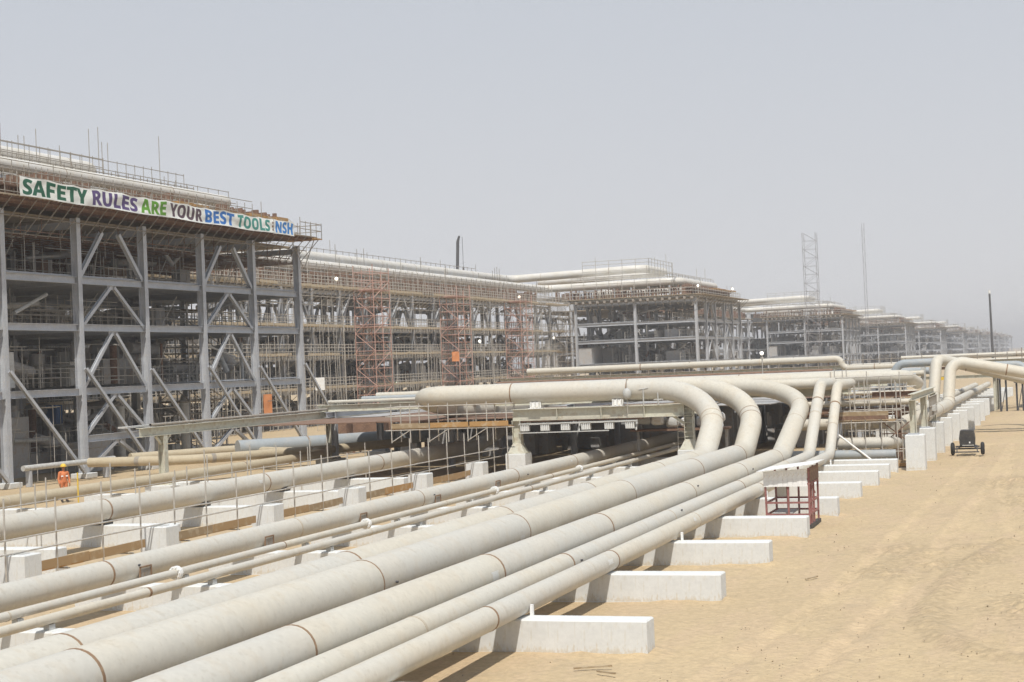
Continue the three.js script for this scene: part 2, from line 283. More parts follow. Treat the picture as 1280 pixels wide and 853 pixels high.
  const g = new THREE.BufferGeometry(); g.setAttribute('position', new THREE.Float32BufferAttribute(p, 3)); g.setAttribute('uv', new THREE.Float32BufferAttribute(u, 2)); g.setAttribute('color', new THREE.Float32BufferAttribute(col, 3)); g.setIndex(idx); g.computeVertexNormals();
  const sand = std({ roughness: 0.95, vertexColors: true });
  sand.map = tex(1024, 23, (a, b) => {
    const f = fbm(a * 5, b * 5, 6, 5, 101), s = fbm(a * 40, b * 9, 4, 9, 102), k = sstep(0.57, 0.7, fbm(a * 12, b * 8, 5, 8, 103)), g2 = fbm(a * 256, b * 256, 2, 256, 104), r = sstep(0.66, 0.74, fbm(a * 30, b * 30, 4, 30, 108));
    let c = mix([0.505, 0.398, 0.24], [0.48, 0.377, 0.228], sstep(0.35, 0.65, f)); c = mix(c, [0.5, 0.385, 0.245], sstep(0.45, 0.7, s) * 0.6); c = mix(c, [0.385, 0.31, 0.2], k * 0.2); c = mix(c, [0.36, 0.3, 0.2], r * 0.2);
    return c.map((x) => x * (0.86 + 0.28 * g2));
  });
  sand.bumpMap = tex(1024, 5.3, (a, b) => { const h = 0.55 * fbm(a * 20, b * 20, 5, 20, 105) + 0.45 * Math.pow(fbm(a * 90, b * 90, 3, 90, 106), 1.5); return [h, h, h]; }, true); sand.bumpScale = 0.05;
  tag(mesh('ground', g, sand), 'bare tan desert sand with tyre tracks beside the pipelines', null, null, 'structure');
}

// ---------------------------------------------------------------- white concrete sleepers
function sleeper(name, label, group, x0, x1, z, h, t = 0.55, post, postX) {
  h += rr(-0.015, 0.015); x1 += rr(-0.05, 0.05); const cx = (x0 + x1) / 2, g = base(name, label, 'concrete support', [cx, 0, z - t / 2], group); g.rotation.y = rr(-0.004, 0.004);
  mesh('concrete_wall', block(x0 - cx, -0.2, -t / 2, x1 - cx, h, t / 2, 0.03), M.concrete, g);
  if (post) new MB().bar(V(postX - cx, h, -t / 2 + 0.12), V(postX - cx, h + 0.22, -t / 2 + 0.12), 0.055, 0.09, V(0, 0, 1)).build('guide_post', M.white, g);
  return g;
}
const nearZ = [-29.2, -35.65, -42, -48.45, -54.85, -61.25, -66.8, -70.5, -74];
nearZ.forEach((z, i) => sleeper('concrete_sleeper', `long low white concrete sleeper under the wide pipes, ${ORD[i]} from the camera`, 'low white sleepers under the five wide pipes', -16.6, -7.6 + 0.03 * i, z, 0.62, 0.55, [0, 2, 4, 7].includes(i), -10.03 + 0.02 * i));
[-22.7, -16.2].forEach((z, i) => sleeper('concrete_sleeper', i ? 'long low white concrete sleeper below the bottom edge, nearest of all' : 'long low white concrete sleeper below the bottom edge, second nearest', 'low white sleepers under the five wide pipes', -16.6, -7.6, z + 0, 0.62));
for (let i = 0; i < 9; i++) { const z = -27.1 - 6.5 * i; sleeper('short_sleeper', `short white concrete sleeper carrying the two thin pipes, ${ORD[i]} from the camera`, 'short white sleepers under the thin pipe pair', -23.2, -18.9, z, 0.6, 0.5); }
for (let i = 0; i < 6; i++) { const z = -33.4 - 6.6 * i; sleeper('trestle_sleeper', `white concrete sleeper beneath the pale pipe behind the handrail, ${ORD[i]} from the camera`, 'white sleepers behind the handrail', -40.6, -28.3, z, 0.72, 0.6); }
for (let i = 0; i < 6; i++) {
  const z = -35 - 6.9 * i, g = base('concrete_pedestal', `square white concrete block at the handrail walkway, ${ORD[i]} from the camera`, 'concrete support', [-26.05, 0, z - 0.35], 'square white blocks along the walkway');
  mesh('concrete_block', block(-0.42, -0.2, -0.36, 0.42, 1.15, 0.36), M.concrete, g); mesh('cap_plate', block(-0.2, 1.15, -0.2, 0.2, 1.165, 0.2, 0.004), M.lightgrey, g);
}
[[-7.12, -6.3, -75.75], [-7.0, -6.28, -81.88], [-6.95, -6.25, -88]].forEach(([x0, x1, z], i) => sleeper('tall_pier', ['tall white concrete pier with steel post, nearest of three', 'tall white concrete pier, middle of three under the steel frame', 'tall white concrete pier, farthest of three under the steel frame'][i], 'tall white piers under the steel frame', x0, x1, z, 1.6, 0.9));
for (let i = 0; i < 13; i++) { const z = -93.6 - 5.4 * i; sleeper('stepped_sleeper', `high white sleeper in the far row beyond the tall piers, ${ORD[i]} in the row`, 'high white sleepers climbing away', -10.4, -6.2 + i * 0.12, z, 1.6, 0.55); }

// ---------------------------------------------------------------- the main pipelines
const every = (a, b, d, j = 0) => { const o = []; for (let s = a; s < b; s += d) o.push(s + rr(-j, j)); return o; };
const Z0 = -4; // the near ends lie behind the bottom edge
function mainPipe(name, label, x, y, r, kink, leg, top, left, R, zw, extra, group) {
  const pts = [[x, y, Z0], [x, y, kink], [x, top, leg], [left, top, leg], [left, top - 0.9, leg - 6], [left, top - 1.1, leg - 26]];
  const P = pathOf(pts.map((p) => V(...p)), [2.4, R, 1.5, 1.2]), L = lengths(P);
  const w = zw.map((z) => Z0 - z);
  for (const [px, pz, dx] of extra) { let best = 0, bd = 1e9; for (let s = 0; s < L[L.length - 1]; s += 0.05) { const q = at(P, L, s).p, d = Math.hypot(q.x - px, q.z - pz); if (d < bd) { bd = d; best = s; } } w.push(best); if (dx) w.push(best + dx); }
  return pipe(name, label, pts, r, [2.4, R, 1.5, 1.2], { welds: w, n: 28 });
}
mainPipe('wide_pipe', 'outermost wide dusty pipe of the five, its loop lying over the cream portal', -15.05, 1.12, 0.5, -68.6, -73.5, 4.2, -30.5, 3.6, [-11, -21.4, -31.9, -42.1, -50.4, -60, -66], [[-15.05, -71, 0.4], [-19.6, -73.5, 0], [-25.4, -73.5, 0]]);
mainPipe('wide_pipe', 'second wide dusty pipe of the five, bending up just inside the outermost loop', -13.98, 1.12, 0.5, -72.2, -77.6, 4.15, -30.6, 4.0, [-10.2, -20.2, -30.4, -40, -51, -61.5, -70.3], [[-13.98, -74.8, 0.4], [-20, -77.6, 0], [-27, -77.6, 0]]);
mainPipe('wide_pipe', 'third wide dusty pipe, in the middle of the five, with the innermost big loop', -12, 1.05, 0.43, -70.4, -80.4, 4.05, -30.8, 4.4, [-14, -23.3, -32.5, -41.3, -51.5, -60.5, -68.6], [[-12, -74.8, 0], [-12, -77, 0], [-22, -80.4, 0]]);
function riserPipe(label, x, y, r, k0, k1, top, turnZ, zw, rw) {
  const pts = [[x, y, Z0], [x, y, k0], [x, top, k1], [x, top, turnZ], [x - 14, top, turnZ]];
  const P = pathOf(pts.map((p) => V(...p)), [1.7, 1.4, 1.2]), L = lengths(P), w = zw.map((z) => Z0 - z);
  for (const z of rw) { let best = 0, bd = 1e9; for (let s = 0; s < L[L.length - 1] - 10; s += 0.05) { const d = Math.abs(at(P, L, s).p.z - z); if (d < bd) { bd = d; best = s; } } w.push(best); }
  return pipe('riser_pipe', label, pts, r, [1.7, 1.4, 1.2], { welds: w, n: 24 });
}
riserPipe('narrower dusty pipe beside the middle wide one, rising steeply at its far end', -11.1, 0.89, 0.27, -72.6, -77.2, 4.0, -82.6, [-10, -18, -26.2, -35.2, -45.4, -56, -66], [-75.2, -76.1]);
riserPipe('narrower dusty pipe on the sand side, closest to the concrete sleeper ends', -10.3, 0.86, 0.235, -73.6, -77.2, 3.95, -83.6, [-9, -18.4, -27.8, -36.3, -45.2, -55.6, -66.4], [-75.1, -76.2]);
// shoes seen as dark brackets low on the flank of the wide pipe in the middle
{
  const run = pipe('medium_pipe', 'medium dusty pipe lying along the handrail walkway, entering deep shade', [[-21.96, 0.95, Z0], [-21.96, 0.95, -120]], 0.32, 1, { mats: M.pipe[1], welds: [-14, -23.6, -33, -43, -52.6, -63, -71.5, -82].map((z) => Z0 - z), n: 24 });
  for (const z of [-27.6, -34.1, -40.6, -47.1, -53.6, -60.1]) { const m = new MB(); m.bar(V(-21.96, 0.6, z), V(-21.96, 0.6, z - 0.5), 0.4, 0.05); for (const s of [-1, 1]) m.bar(V(-21.96 + s * 0.3, 0.78, z), V(-21.96 + s * 0.3, 0.78, z - 0.5), 0.03, 0.3); m.build('pipe_shoe', M.dullgalv, run.g); const e = new MB(); for (const q of [0, -0.5]) e.bar(V(-21.64, 0.62, z + q), V(-21.64, 0.98, z + q), 0.04, 0.035, V(0, 0, 1)); e.bar(V(-21.635, 0.97, z), V(-21.635, 0.97, z - 0.5), 0.035, 0.035); e.build('shoe_edge', M.weld, run.g); }
}
for (const [x, r, y, label, zw] of [[-20.25, 0.1, 0.93, 'thin grey pipe nearer the medium pipe, with flanged joints', [-15, -27, -39, -51, -63]], [-19.5, 0.105, 0.83, 'thin grey pipe nearer the wide pipes, with a plain weld', [-16, -31, -43, -58]]]) {
  const t = pipe('thin_pipe', label, [[x, y, Z0], [x, y, -110]], r, 1, { welds: zw.map((z) => Z0 - z), n: 14 });
  if (x < -20) for (const z of [-22, -33.4, -44.4, -56, -67]) { const m = new MB(); for (const d of [0, 0.075]) m.tube(V(x, y, z - d), V(x, y, z - d - 0.045), 0.165, 16, 0.165, true); for (let k = 0; k < 10; k++) { const a = k / 10 * 6.283; m.tube(V(x + Math.cos(a) * 0.135, y + Math.sin(a) * 0.135, z + 0.05), V(x + Math.cos(a) * 0.135, y + Math.sin(a) * 0.135, z - 0.17), 0.014, 5, 0.014, true); } m.build('flange', M.white, t.g); }
  for (let i = 0; i < 8; i++) new MB().bar(V(x, 0.6, -27.35 - 6.5 * i), V(x, y - r, -27.35 - 6.5 * i), 0.14, 0.2, V(0, 0, 1)).build('pipe_stand', M.lightgrey, t.g);
}
{
  const a = pipe('pale_pipe', 'pale grey pipe behind the handrail on its own row of sleepers', [[-31.2, 1.2, Z0], [-31.2, 1.2, -84], [-31.2, 2.2, -90], [-31.2, 2.2, -100]], 0.39, 1.2, { welds: [-24, -35.8, -47, -58.5, -70].map((z) => Z0 - z), mats: M.pipe[1] });
  for (let i = 0; i < 6; i++) { const z = -33.7 - 6.6 * i; new MB().box(-31.5, 0.72, z - 0.25, -30.9, 0.86, z + 0.25).build('pipe_shoe', M.black, a.g); }
  pipe('tan_pipe', 'sand coloured pipe behind the pale grey one, ending at the cream beam post', [[-38.9, 1.1, Z0], [-38.9, 1.1, -80.6], [-41, 1.1, -83], [-46, 1.1, -86]], 0.25, 0.8, { welds: [-30, -52, -71].map((z) => Z0 - z), mats: M.tan, n: 18 });
  pipe('tan_pipe', 'sand coloured pipe with a dark coupling, lying before the steel columns', [[-51.2, 1.2, -76], [-45.2, 1.2, -76.4], [-40.6, 1.2, -83], [-38, 1.2, -90]], 0.26, 2.5, { welds: [3, 7.3], bw: 0.25, band: M.dullgalv, mats: M.tan, n: 18 });
  pipe('tan_pipe', 'shorter sand coloured pipe farthest back by the column feet', [[-52.4, 1.1, -82], [-49.4, 1.1, -87.6], [-44, 1.1, -97]], 0.26, 2, { mats: M.tan, n: 16 });
  pipe('blue_grey_pipe', 'thick blue grey pipe lying low in front of the far columns', [[-46.9, 1.35, -85], [-42.4, 1.35, -90.5], [-38.5, 1.35, -97], [-38.5, 1.35, -125]], 0.46, 3, { welds: [4.5], mats: M.grey, n: 24 });
  const f = base('fallen_pipe', 'short grey horizontal pipe on low stands at the leftmost column foot', 'pipe', [-54.3, 0, -74.3]);
  new MB().tube(V(0, 1.05, 0), V(0.6, 1.05, -8), 0.16, 14, 0.16, true).build('pipe_section', M.lightgrey, f); new MB().box(-0.15, 0, -0.6, 0.15, 0.9, -0.4).build('stand', M.steel, f); new MB().box(0.3, 0, -7.4, 0.6, 0.9, -7.2).build('stand', M.steel, f);
}

// ---------------------------------------------------------------- walkway handrail and boards
{
  const g = base('scaffold_handrail', 'grey tube handrail with tall posts running along the board walkway', 'handrail', [-26.1, 0, -30]);
  let z = 3; const post = [];
  while (z > -44) { new MB().tube(V(0, -0.05, z), V(0, rr(2.35, 2.75), z), 0.026, 7, 0.026, true).build('post', M.galv, g); post.push(z); z -= rr(1.9, 2.3); }
  for (const [y, l] of [[1.56, 0], [1.2, 0.04]]) for (let k = 0; k < 8; k++) new MB().tube(V(0.05, y + rr(-0.02, 0.02), 3 - k * 5.9), V(0.05, y + rr(-0.02, 0.02), 3 - (k + 1) * 5.9 - 0.3), 0.024, 7).build('rail', M.galv, g);
  for (let k = 0; k < 14; k++) new MB().tube(V(0.02, 0.5, 2 - k * 3.2), V(-1.3, 0.5, 2 - k * 3.2), 0.024, 6).build('transom', M.galv, g);
  const h = base('scaffold_post_row', 'row of short grey scaffold posts standing between the pale and sand coloured pipes', 'scaffold', [-34, 0, -30]);
  for (let k = 0; k < 34; k++) { const x = rr(-1.2, 0.9), zz = 2 - k * 1.38 + rr(-0.5, 0.5); new MB().tube(V(x, -0.05, zz), V(x, rr(1.85, 2.6), zz), 0.026, 6, 0.026, true).build('post', k === 16 ? M.yellow : M.galv, h); }
  for (let k = 0; k < 5; k++) new MB().tube(V(0.3, 1.5, 0 - k * 9), V(0.3, 1.52, -8.8 - k * 9), 0.024, 6).build('rail', M.galv, h);
  // boards laid between the blocks: three boards a bay, one of them on edge as a toe board
  for (let b = 0; b < 6; b++) {
    const z0 = -28.6 - 6.9 * b, w = base('board_walkway', `brown wooden boards between white blocks beside the handrail, ${ORD[b]} length from the camera`, 'walkway', [-26.1, 0, z0], 'lengths of board walkway');
    for (let k = 0; k < 4; k++) for (const s of [0, 1]) { const a = -0.15 - s * 2.9, e = a - 2.85; new MB().bar(V(-0.25 - k * 0.27, 0.55 + rr(0, 0.02), a), V(-0.25 - k * 0.27 + rr(-0.02, 0.02), 0.55 + rr(0, 0.02), e), 0.225, 0.04).build('board', M.wood[Math.floor(rnd() * 3)], w); }
    for (const s of [0, 1]) new MB().bar(V(0.0, 0.72 + rr(-0.03, 0.03), -0.1 - s * 3), V(0.0, 0.72, -3.05 - s * 2.9), 0.035, 0.24).build('toe_board', M.wood[Math.floor(rnd() * 3)], w);
  }
}
// ---------------------------------------------------------------- cream portal and long beam on posts
function post(m, x, z, y0, y1, w = 0.4) { m.hbeam(V(x, y0, z), V(x, y1, z), w, w, V(1, 0, 0), 0.03, 0.025); return m; }
{
  const g = base('portal_frame', 'cream steel portal holding up the big pipe loop on two posts', 'portal frame', [-25.25, 0, -73.2]);
  new MB().hbeam(V(-0.1, 3.16, 0), V(8.85, 3.16, 0), 0.42, 0.56, V(0, 1, 0)).build('beam', M.cream, g);
  new MB().hbeam(V(-0.1, 3.16, -2.2), V(8.85, 3.16, -2.2), 0.42, 0.5, V(0, 1, 0)).build('beam', M.cream, g);
  for (const x of [0.12, 8.6]) {
    const p = post(new MB(), x, 0, 1.75, x < 1 ? 2.88 : 3.44, 0.42).build('post', M.cream, g);
    const f = new MB(); f.hexa([V(x - 0.42, 1.36, 0.36), V(x + 0.42, 1.36, 0.36), V(x + 0.42, 1.36, -0.36), V(x - 0.42, 1.36, -0.36), V(x - 0.2, 1.8, 0.2), V(x + 0.2, 1.8, 0.2), V(x + 0.2, 1.8, -0.2), V(x - 0.2, 1.8, -0.2)]); f.box(x - 0.5, 1.32, -0.42, x + 0.5, 1.36, 0.42); f.build('post_foot', M.cream, p);
    mesh('concrete_block', block(x - 0.5, 0.0, -0.5, x + 0.5, 1.32, 0.5), M.concrete, g);
    new MB().bar(V(x + (x < 1 ? 0.2 : -0.2), 2.5, 0), V(x + (x < 1 ? 0.75 : -0.75), 2.9, 0), 0.12, 0.12).build('knee_brace', M.cream, g);
    if (x > 1) for (let k = 0; k < 7; k++) new MB().box(x - 0.2, 1.9 + k * 0.22, 0.01, x + 0.2, 1.93 + k * 0.22, 0.2).build('stiffener', M.cream, g);
  }
  for (const x of [2.2, 4.4, 6.5]) new MB().box(x - 0.012, 2.9, 0.02, x + 0.012, 3.42, 0.2).build('stiffener', M.cream, g);
  for (const x of [1.1, 5.2]) { const s = new MB(); s.box(x - 0.3, 3.44, -0.28, x + 0.3, 3.47, 0.28); for (const d of [-0.2, 0, 0.2]) s.box(x + d - 0.02, 3.47, -0.25, x + d + 0.02, 3.78, 0.25); s.box(x - 0.26, 3.49, -0.02, x + 0.26, 3.76, 0.02); s.build('pipe_saddle', M.white, g); }
  const b = base('low_beam', 'brown lower beam hanging beneath the cream portal, carrying slatted boxes', 'beam', [-25.25, 0, -72.9]);
  new MB().bar(V(0.3, 2.72, 0), V(6.2, 2.74, 0), 0.1, 0.08).build('rail', M.lightgrey, b); new MB().bar(V(0.3, 2.86, -0.9), V(6.4, 2.86, -0.9), 1.5, 0.1).build('deck', M.rust, b); new MB().bar(V(0.3, 2.3, 0.05), V(4.8, 2.32, 0.05), 0.05, 0.05).build('rail', M.lightgrey, b);
  for (const x of [0.5, 3.3, 6.1]) new MB().bar(V(x, 2.9, -0.35), V(x, 2.3, -0.05), 0.06, 0.06).build('hanger', M.lightgrey, b);
  for (let k = 0; k < 6; k++) {
    const x = 0.6 + k * 1.02 + (k > 3 ? 0.12 : 0), q = base('slatted_box', `white slatted box under the cream portal, ${ORD[k]} counting from the portal's tall white block`, 'box', [-25.25 + x, 2.35, -72.86], 'white slatted boxes under the portal');
    new MB().box(-0.22, 0.03, -0.2, 0.22, 0.36, 0).build('body', M.lightgrey, q); for (let j = 0; j < 5; j++) new MB().box(-0.19 + j * 0.09, 0.05, 0.002, -0.16 + j * 0.09, 0.33, 0.05).build('slat', M.white, q); new MB().box(-0.25, 0.36, -0.22, 0.25, 0.39, 0.06).build('lid', M.lightgrey, q);
  }
  const c = base('long_beam', 'long cream beam on tapered posts running toward the portal, behind the pale grey pipe', 'beam', [-40.5, 0, -56]);
  new MB().hbeam(V(0, 3.18, -8.2), V(0, 3.18, -58), 0.36, 0.42, V(0, 1, 0)).build('beam', M.cream, c); new MB().bar(V(-0.5, 3.46, -7.6), V(-0.5, 3.46, -58), 0.5, 0.08).build('cable_tray', M.lightgrey, c); new MB().tube(V(0.1, 3.5, -9), V(0.1, 3.5, -58), 0.07, 8).build('conduit', M.dullgalv, c);
  for (const [z, m] of [[-10.2, M.cream], [-28.4, M.cream], [-35.6, M.steel], [-53, M.cream]]) { const p = post(new MB(), 0, z, 1.0, 2.97, 0.34).build('post', m, c); const f = new MB(); f.hexa([V(-0.5, 0.62, z + 0.4), V(0.5, 0.62, z + 0.4), V(0.5, 0.62, z - 0.4), V(-0.5, 0.62, z - 0.4), V(-0.18, 1.1, z + 0.18), V(0.18, 1.1, z + 0.18), V(0.18, 1.1, z - 0.18), V(-0.18, 1.1, z - 0.18)]); f.build('post_foot', m, p); mesh('concrete_block', block(-0.7, 0, z - 0.6, 0.7, 0.62, z + 0.6), M.concrete, c); for (const s of [-1, 1]) new MB().bar(V(0, 2.55, z + s * 0.15), V(0, 2.95, z + s * 0.6), 0.1, 0.1).build('knee_brace', m, c); }
  for (const z of [-13, -16, -20, -30]) new MB().box(-0.03, 3.4, z - 0.03, 0.03, 3.62, z + 0.03).build('stub', M.rust, c);
  // scaffold platform left of the portal
  const s = base('scaffold_platform', 'scaffold platform with brown boards hanging left of the cream portal', 'scaffold', [-31.4, 0, -72.4]);
  for (let k = 0; k < 7; k++) for (const d of [0, -1.2]) new MB().tube(V(k * 1.0, k === 6 ? 0 : 2.0, d), V(k * 1.0, 3.9, d), 0.03, 6).build('post', M.galv, s);
  for (const y of [2.62, 3.3, 3.75]) for (const d of [0, -1.2]) new MB().tube(V(-0.3, y, d), V(6.4, y + 0.02, d), 0.028, 6).build('rail', M.galv, s);
  for (let k = 0; k < 3; k++) for (let q = 0; q < 4; q++) new MB().bar(V(0.02 + k * 2.05, 2.68, -0.12 - q * 0.28), V(2.0 + k * 2.05, 2.68, -0.12 - q * 0.28), 0.24, 0.045).build('board', M.wood[Math.floor(rnd() * 3)], s);
  for (let k = 0; k < 3; k++) new MB().bar(V(0.02 + k * 2.05, 2.83, 0.04), V(2.0 + k * 2.05, 2.83, 0.04), 0.03, 0.24).build('toe_board', M.wood[k ? 2 : 1], s);
  for (const k of [0, 2, 4]) new MB().tube(V(k, 2.05, 0), V(k + 1, 2.62, 0), 0.025, 6).build('brace', M.galv, s);
  // small things on and under the portal
  const ball = base('globe_gauge', 'pale round gauge on a thin upright rod before the big horizontal pipe', 'gauge', [-19.5, 3.4, -72.85]);
  new MB().tube(V(0, -0.4, 0), V(0, 1.35, 0), 0.02, 6, 0.02, true).build('rod', M.galv, ball); mesh('globe', new THREE.SphereGeometry(0.24, 20, 14).scale(0.85, 1.1, 0.85).translate(0, 0.62, 0), M.lightgrey, ball);
  for (const [x, h, n] of [[0.75, 0.75, 'Y'], [1.45, 0.6, 'T']]) { const v = base('valve_stub', n === 'Y' ? 'thin forked valve stub standing on the portal beside the round gauge' : 'short tee valve stub standing on the portal toward the big bend', 'valve', [-19.5 + x, 3.44, -73]); new MB().tube(V(0, 0, 0), V(0, h, 0), 0.035, 7, 0.035, true).build('stem', M.lightgrey, v); new MB().tube(V(-0.2, n === 'Y' ? h : 0.25, 0), V(0.25, n === 'Y' ? h + 0.06 : 0.25, 0), 0.03, 7, 0.03, true).build('handle', M.lightgrey, v); }
  const ld = base('ladder', 'thin grey ladder standing in the shade under the big pipe bend', 'ladder', [-17.9, 0, -76]);
  for (const s2 of [0, 0.55]) new MB().tube(V(s2, 0, 0), V(s2, 2.9, -0.15), 0.025, 6).build('stile', M.galv, ld); for (let k = 1; k < 10; k++) new MB().tube(V(0, k * 0.29, -k * 0.015), V(0.55, k * 0.29, -k * 0.015), 0.018, 5).build('rung', M.galv, ld);
  for (let k = 0; k < 6; k++) { const x = -20 + k * 0.72, q = base('white_sack', `pale bundled sack on the rack ledge beneath the pipe loop, ${ORD[k]} toward the ladder side`, 'sack', [x, 2.38 + rr(0, 0.25), -78.2 + rr(-0.3, 0.3)], 'pale sacks under the pipe loop'); const gg = new THREE.SphereGeometry(0.36, 14, 10), pp = gg.attributes.position; for (let i = 0; i < pp.count; i++) { const a = pp.getX(i), b2 = pp.getY(i), c2 = pp.getZ(i), n = 1 + 0.18 * noise.noise(a * 5 + k * 3, b2 * 5, c2 * 5); const f = (t) => Math.sign(t) * Math.pow(Math.abs(t) / 0.36, 0.6) * 0.36; pp.setXYZ(i, f(a) * n, f(b2) * 0.75 * n, f(c2) * n); } gg.computeVertexNormals(); mesh('sack_body', gg, k % 2 ? M.white : M.lightgrey, q); new MB().tube(V(0, 0.22, 0), V(0.03, 0.36, 0.02), 0.06, 7, 0.1, true).build('tied_neck', M.lightgrey, q); }
  const sh = base('ledge', 'rusty plank ledge holding pale sacks under the pipe loop', 'ledge', [-20.4, 0, -78.2]); new MB().box(-0.3, 2.0, -0.6, 4.6, 2.1, 0.6).build('deck', M.rust, sh); for (const x of [-0.1, 4.4]) new MB().box(x, 0, -0.05, x + 0.12, 2.0, 0.07).build('leg', M.dark, sh);
}
// ---------------------------------------------------------------- low pipe rack behind the loops: many crosswise pipes on bents, with a deck added to shade the ground
{
  const g = base('low_pipe_rack', 'low steel pipe rack with added brown shading deck stretching behind the big pipe loops', 'pipe rack', [-40, 0, -84]);
  for (let i = 0; i < 5; i++) for (let k = 0; k < 5; k++) post(new MB(), k * 7.2, -i * 9, 0, 3.35, 0.3).build('post', M.steel, g);
  for (let i = 0; i < 5; i++) new MB().hbeam(V(-1, 3.55, -i * 9), V(29.5, 3.55, -i * 9), 0.3, 0.4, V(0, 1, 0)).build('beam', M.cream, g);
  for (let k = 0; k < 5; k++) new MB().hbeam(V(k * 7.2, 3.2, 1), V(k * 7.2, 3.2, -37), 0.26, 0.3, V(0, 1, 0)).build('beam', M.steel, g);
  for (let i = -1; i < 4; i++) for (let k = 0; k < 8; k++) { if (i < 1 && k > 6) continue; if (i < 0 && k > 5) continue; new MB().box(-1 + k * 3.75, 2.92 + rr(0, 0.03), -i * 9 - 0.4, 2.65 + k * 3.75, 2.98, -i * 9 - 8.6).build('deck_panel', [M.rust, M.dark, M.wood[1]][Math.floor(rnd() * 3)], g); }  // closed panels added overhead to block the sun and darken the ground
  for (let k = 0; k < 5; k++) new MB().bar(V(k * 7.2, 0.3, -18), V(k * 7.2 + (k < 4 ? 7.2 : -7.2), 3, -18), 0.12, 0.12).build('brace', M.steel, g);
  const w = new MB(); for (let k = 0; k < 130; k++) { const x = rr(-2, 27), z = -rr(9, 37); w.box(x, 0, z, x + rr(0.4, 2.2), rr(0.8, 2.8), z - rr(0.3, 1.8)); } for (let k = 0; k < 16; k++) w.box(-2 + k * 1.95, 0, -34 - rr(0, 2), -0.2 + k * 1.95, rr(2.3, 2.85), -36.5); w.build('shade_fill_boxes', M.dark, g, 'stuff');  // boxes added to close off the back and keep stray light out
  const sizes = [0.1, 0.16, 0.12, 0.22, 0.09, 0.14, 0.3, 0.12, 0.18, 0.1, 0.25, 0.13];
  sizes.forEach((r, i) => pipe('rack_pipe', `${['slim', 'plain', 'small'][i % 3]} crosswise pipe lying on the low rack, ${ORD[i]} from the loop side`, [[-41 + rr(-1.5, 1), 3.77 + r, -86.5 - i * 2.9], [-9.5 + rr(-1.5, 1), 3.77 + r, -86.5 - i * 2.9]], r, 1, { welds: [9, 20], n: 12, group: 'crosswise pipes on the low rack', mats: [M.pipe[i % 3], M.grey, M.pipe[0]][i % 3] }));
  const fr = base('far_pipe_rack', 'long pale pipe rack crossing the whole yard before the far modules', 'pipe rack', [-42, 0, -130]);
  for (let k = 0; k < 12; k++) { post(new MB(), k * 4.6, 0, 0, 4.2, 0.26).build('post', M.cream, fr); post(new MB(), k * 4.6, -4, 0, 4.2, 0.26).build('post', M.cream, fr); new MB().hbeam(V(k * 4.6, 3.6, 0.5), V(k * 4.6, 3.6, -4.5), 0.24, 0.3, V(0, 1, 0)).build('beam', M.cream, fr); }
  for (const [y, z, m, h] of [[4.35, 0, M.cream, 0.26], [3.25, 0.05, M.cream, 0.24], [4.35, -4, M.steel, 0.26]]) new MB().hbeam(V(-4, y, z), V(60, y, z), 0.25, h, V(0, 1, 0)).build('beam', m, fr);
  for (let k = 0; k < 26; k++) new MB().box(-4 + k * 2.4, 3.84 + rr(0, 0.05), -0.3, -4 + k * 2.4 + rr(0.5, 2), 4.05 + rr(0, 0.1), -3.6).build('deck_panel', [M.rust, M.wood[0], M.dark][k % 3], fr);
  const fp = new MB(); for (let k = 0; k < 56; k++) { const x = -4 + k * 1.1 + rr(-0.3, 0.3); fp.tube(V(x, 3.9, 0.15), V(x, rr(4.6, 5.4), 0.15), 0.035, 5); } for (const y of [4.5, 4.9]) fp.tube(V(-4, y, 0.15), V(52, y, 0.15), 0.03, 5); fp.build('handrail', M.dullgalv, fr, 'stuff');
  pipe('long_pipe', 'long pale pipe on the far rack, dropping at an elbow near the pale towers', [[-43.5, 5.02, -130], [-16.9, 5.05, -130], [-16.9, 4.3, -130], [-12, 4.3, -130]], 0.27, 0.5, { welds: [10, 20, 30], n: 16 });
  pipe('long_pipe', 'lower pale pipe carrying on beyond the elbow across the far rack', [[-16.2, 4.4, -131], [16, 4.42, -131]], 0.2, 1, { welds: [8, 16], n: 14 });
  pipe('long_pipe', 'far pale pipe passing behind the twin pipes at the sand edge', [[-12.6, 4.85, -134], [20, 4.9, -134]], 0.2, 1, { welds: [9], n: 14 });
  pipe('rust_pipe', 'rusty red pipe lying under the long pale pipe on the far rack', [[-46, 4.12, -128.9], [-17.5, 4.14, -128.9]], 0.16, 1, { mats: M.rust, n: 12 });
  pipe('cross_pipe', 'thick pale crosswise pipe just behind the two riser tops', [[-24, 4.12, -88], [-8.1, 4.12, -88], [-8.1, 3.6, -95]], 0.36, 0.9, { welds: [5, 12], n: 22 });
  const e = pipe('elbow_pipe', 'grey pipe elbow standing up behind the riser tops and running level', [[-10.8, 1.8, -110], [-10.8, 4.62, -110], [-7.4, 4.65, -110]], 0.27, 0.7, { welds: [1.6], mats: M.grey, n: 18 });
  new MB().box(-9.1, 1.2, -110.15, -8.8, 4.4, -109.85).build('pipe_stand', M.lightgrey, e.g);
  pipe('elbow_pipe', 'grey pipe elbow bending down beside the slanting twin pipes at the frame edge', [[-4.6, 4.25, -112], [-2.6, 4.25, -112], [-2.0, 2.4, -111]], 0.26, 0.7, { mats: M.grey, n: 18 });
  pipe('service_pipe', 'cream crosswise pipe low behind the two risers', [[-12.5, 2.95, -82], [-7.2, 2.95, -82]], 0.14, 1, { n: 14 });
  pipe('service_pipe', 'thick cream pipe with a rounded end lying low behind the two risers', [[-11.2, 1.05, -79.8], [-8.3, 1.05, -79.8], [-8.1, 0.9, -82]], 0.28, 0.3, { n: 18 });
  pipe('service_pipe', 'grey pipe low on the ground behind the two risers', [[-14, 0.55, -79], [-7.9, 0.5, -79.2]], 0.24, 1, { n: 18, mats: M.grey });
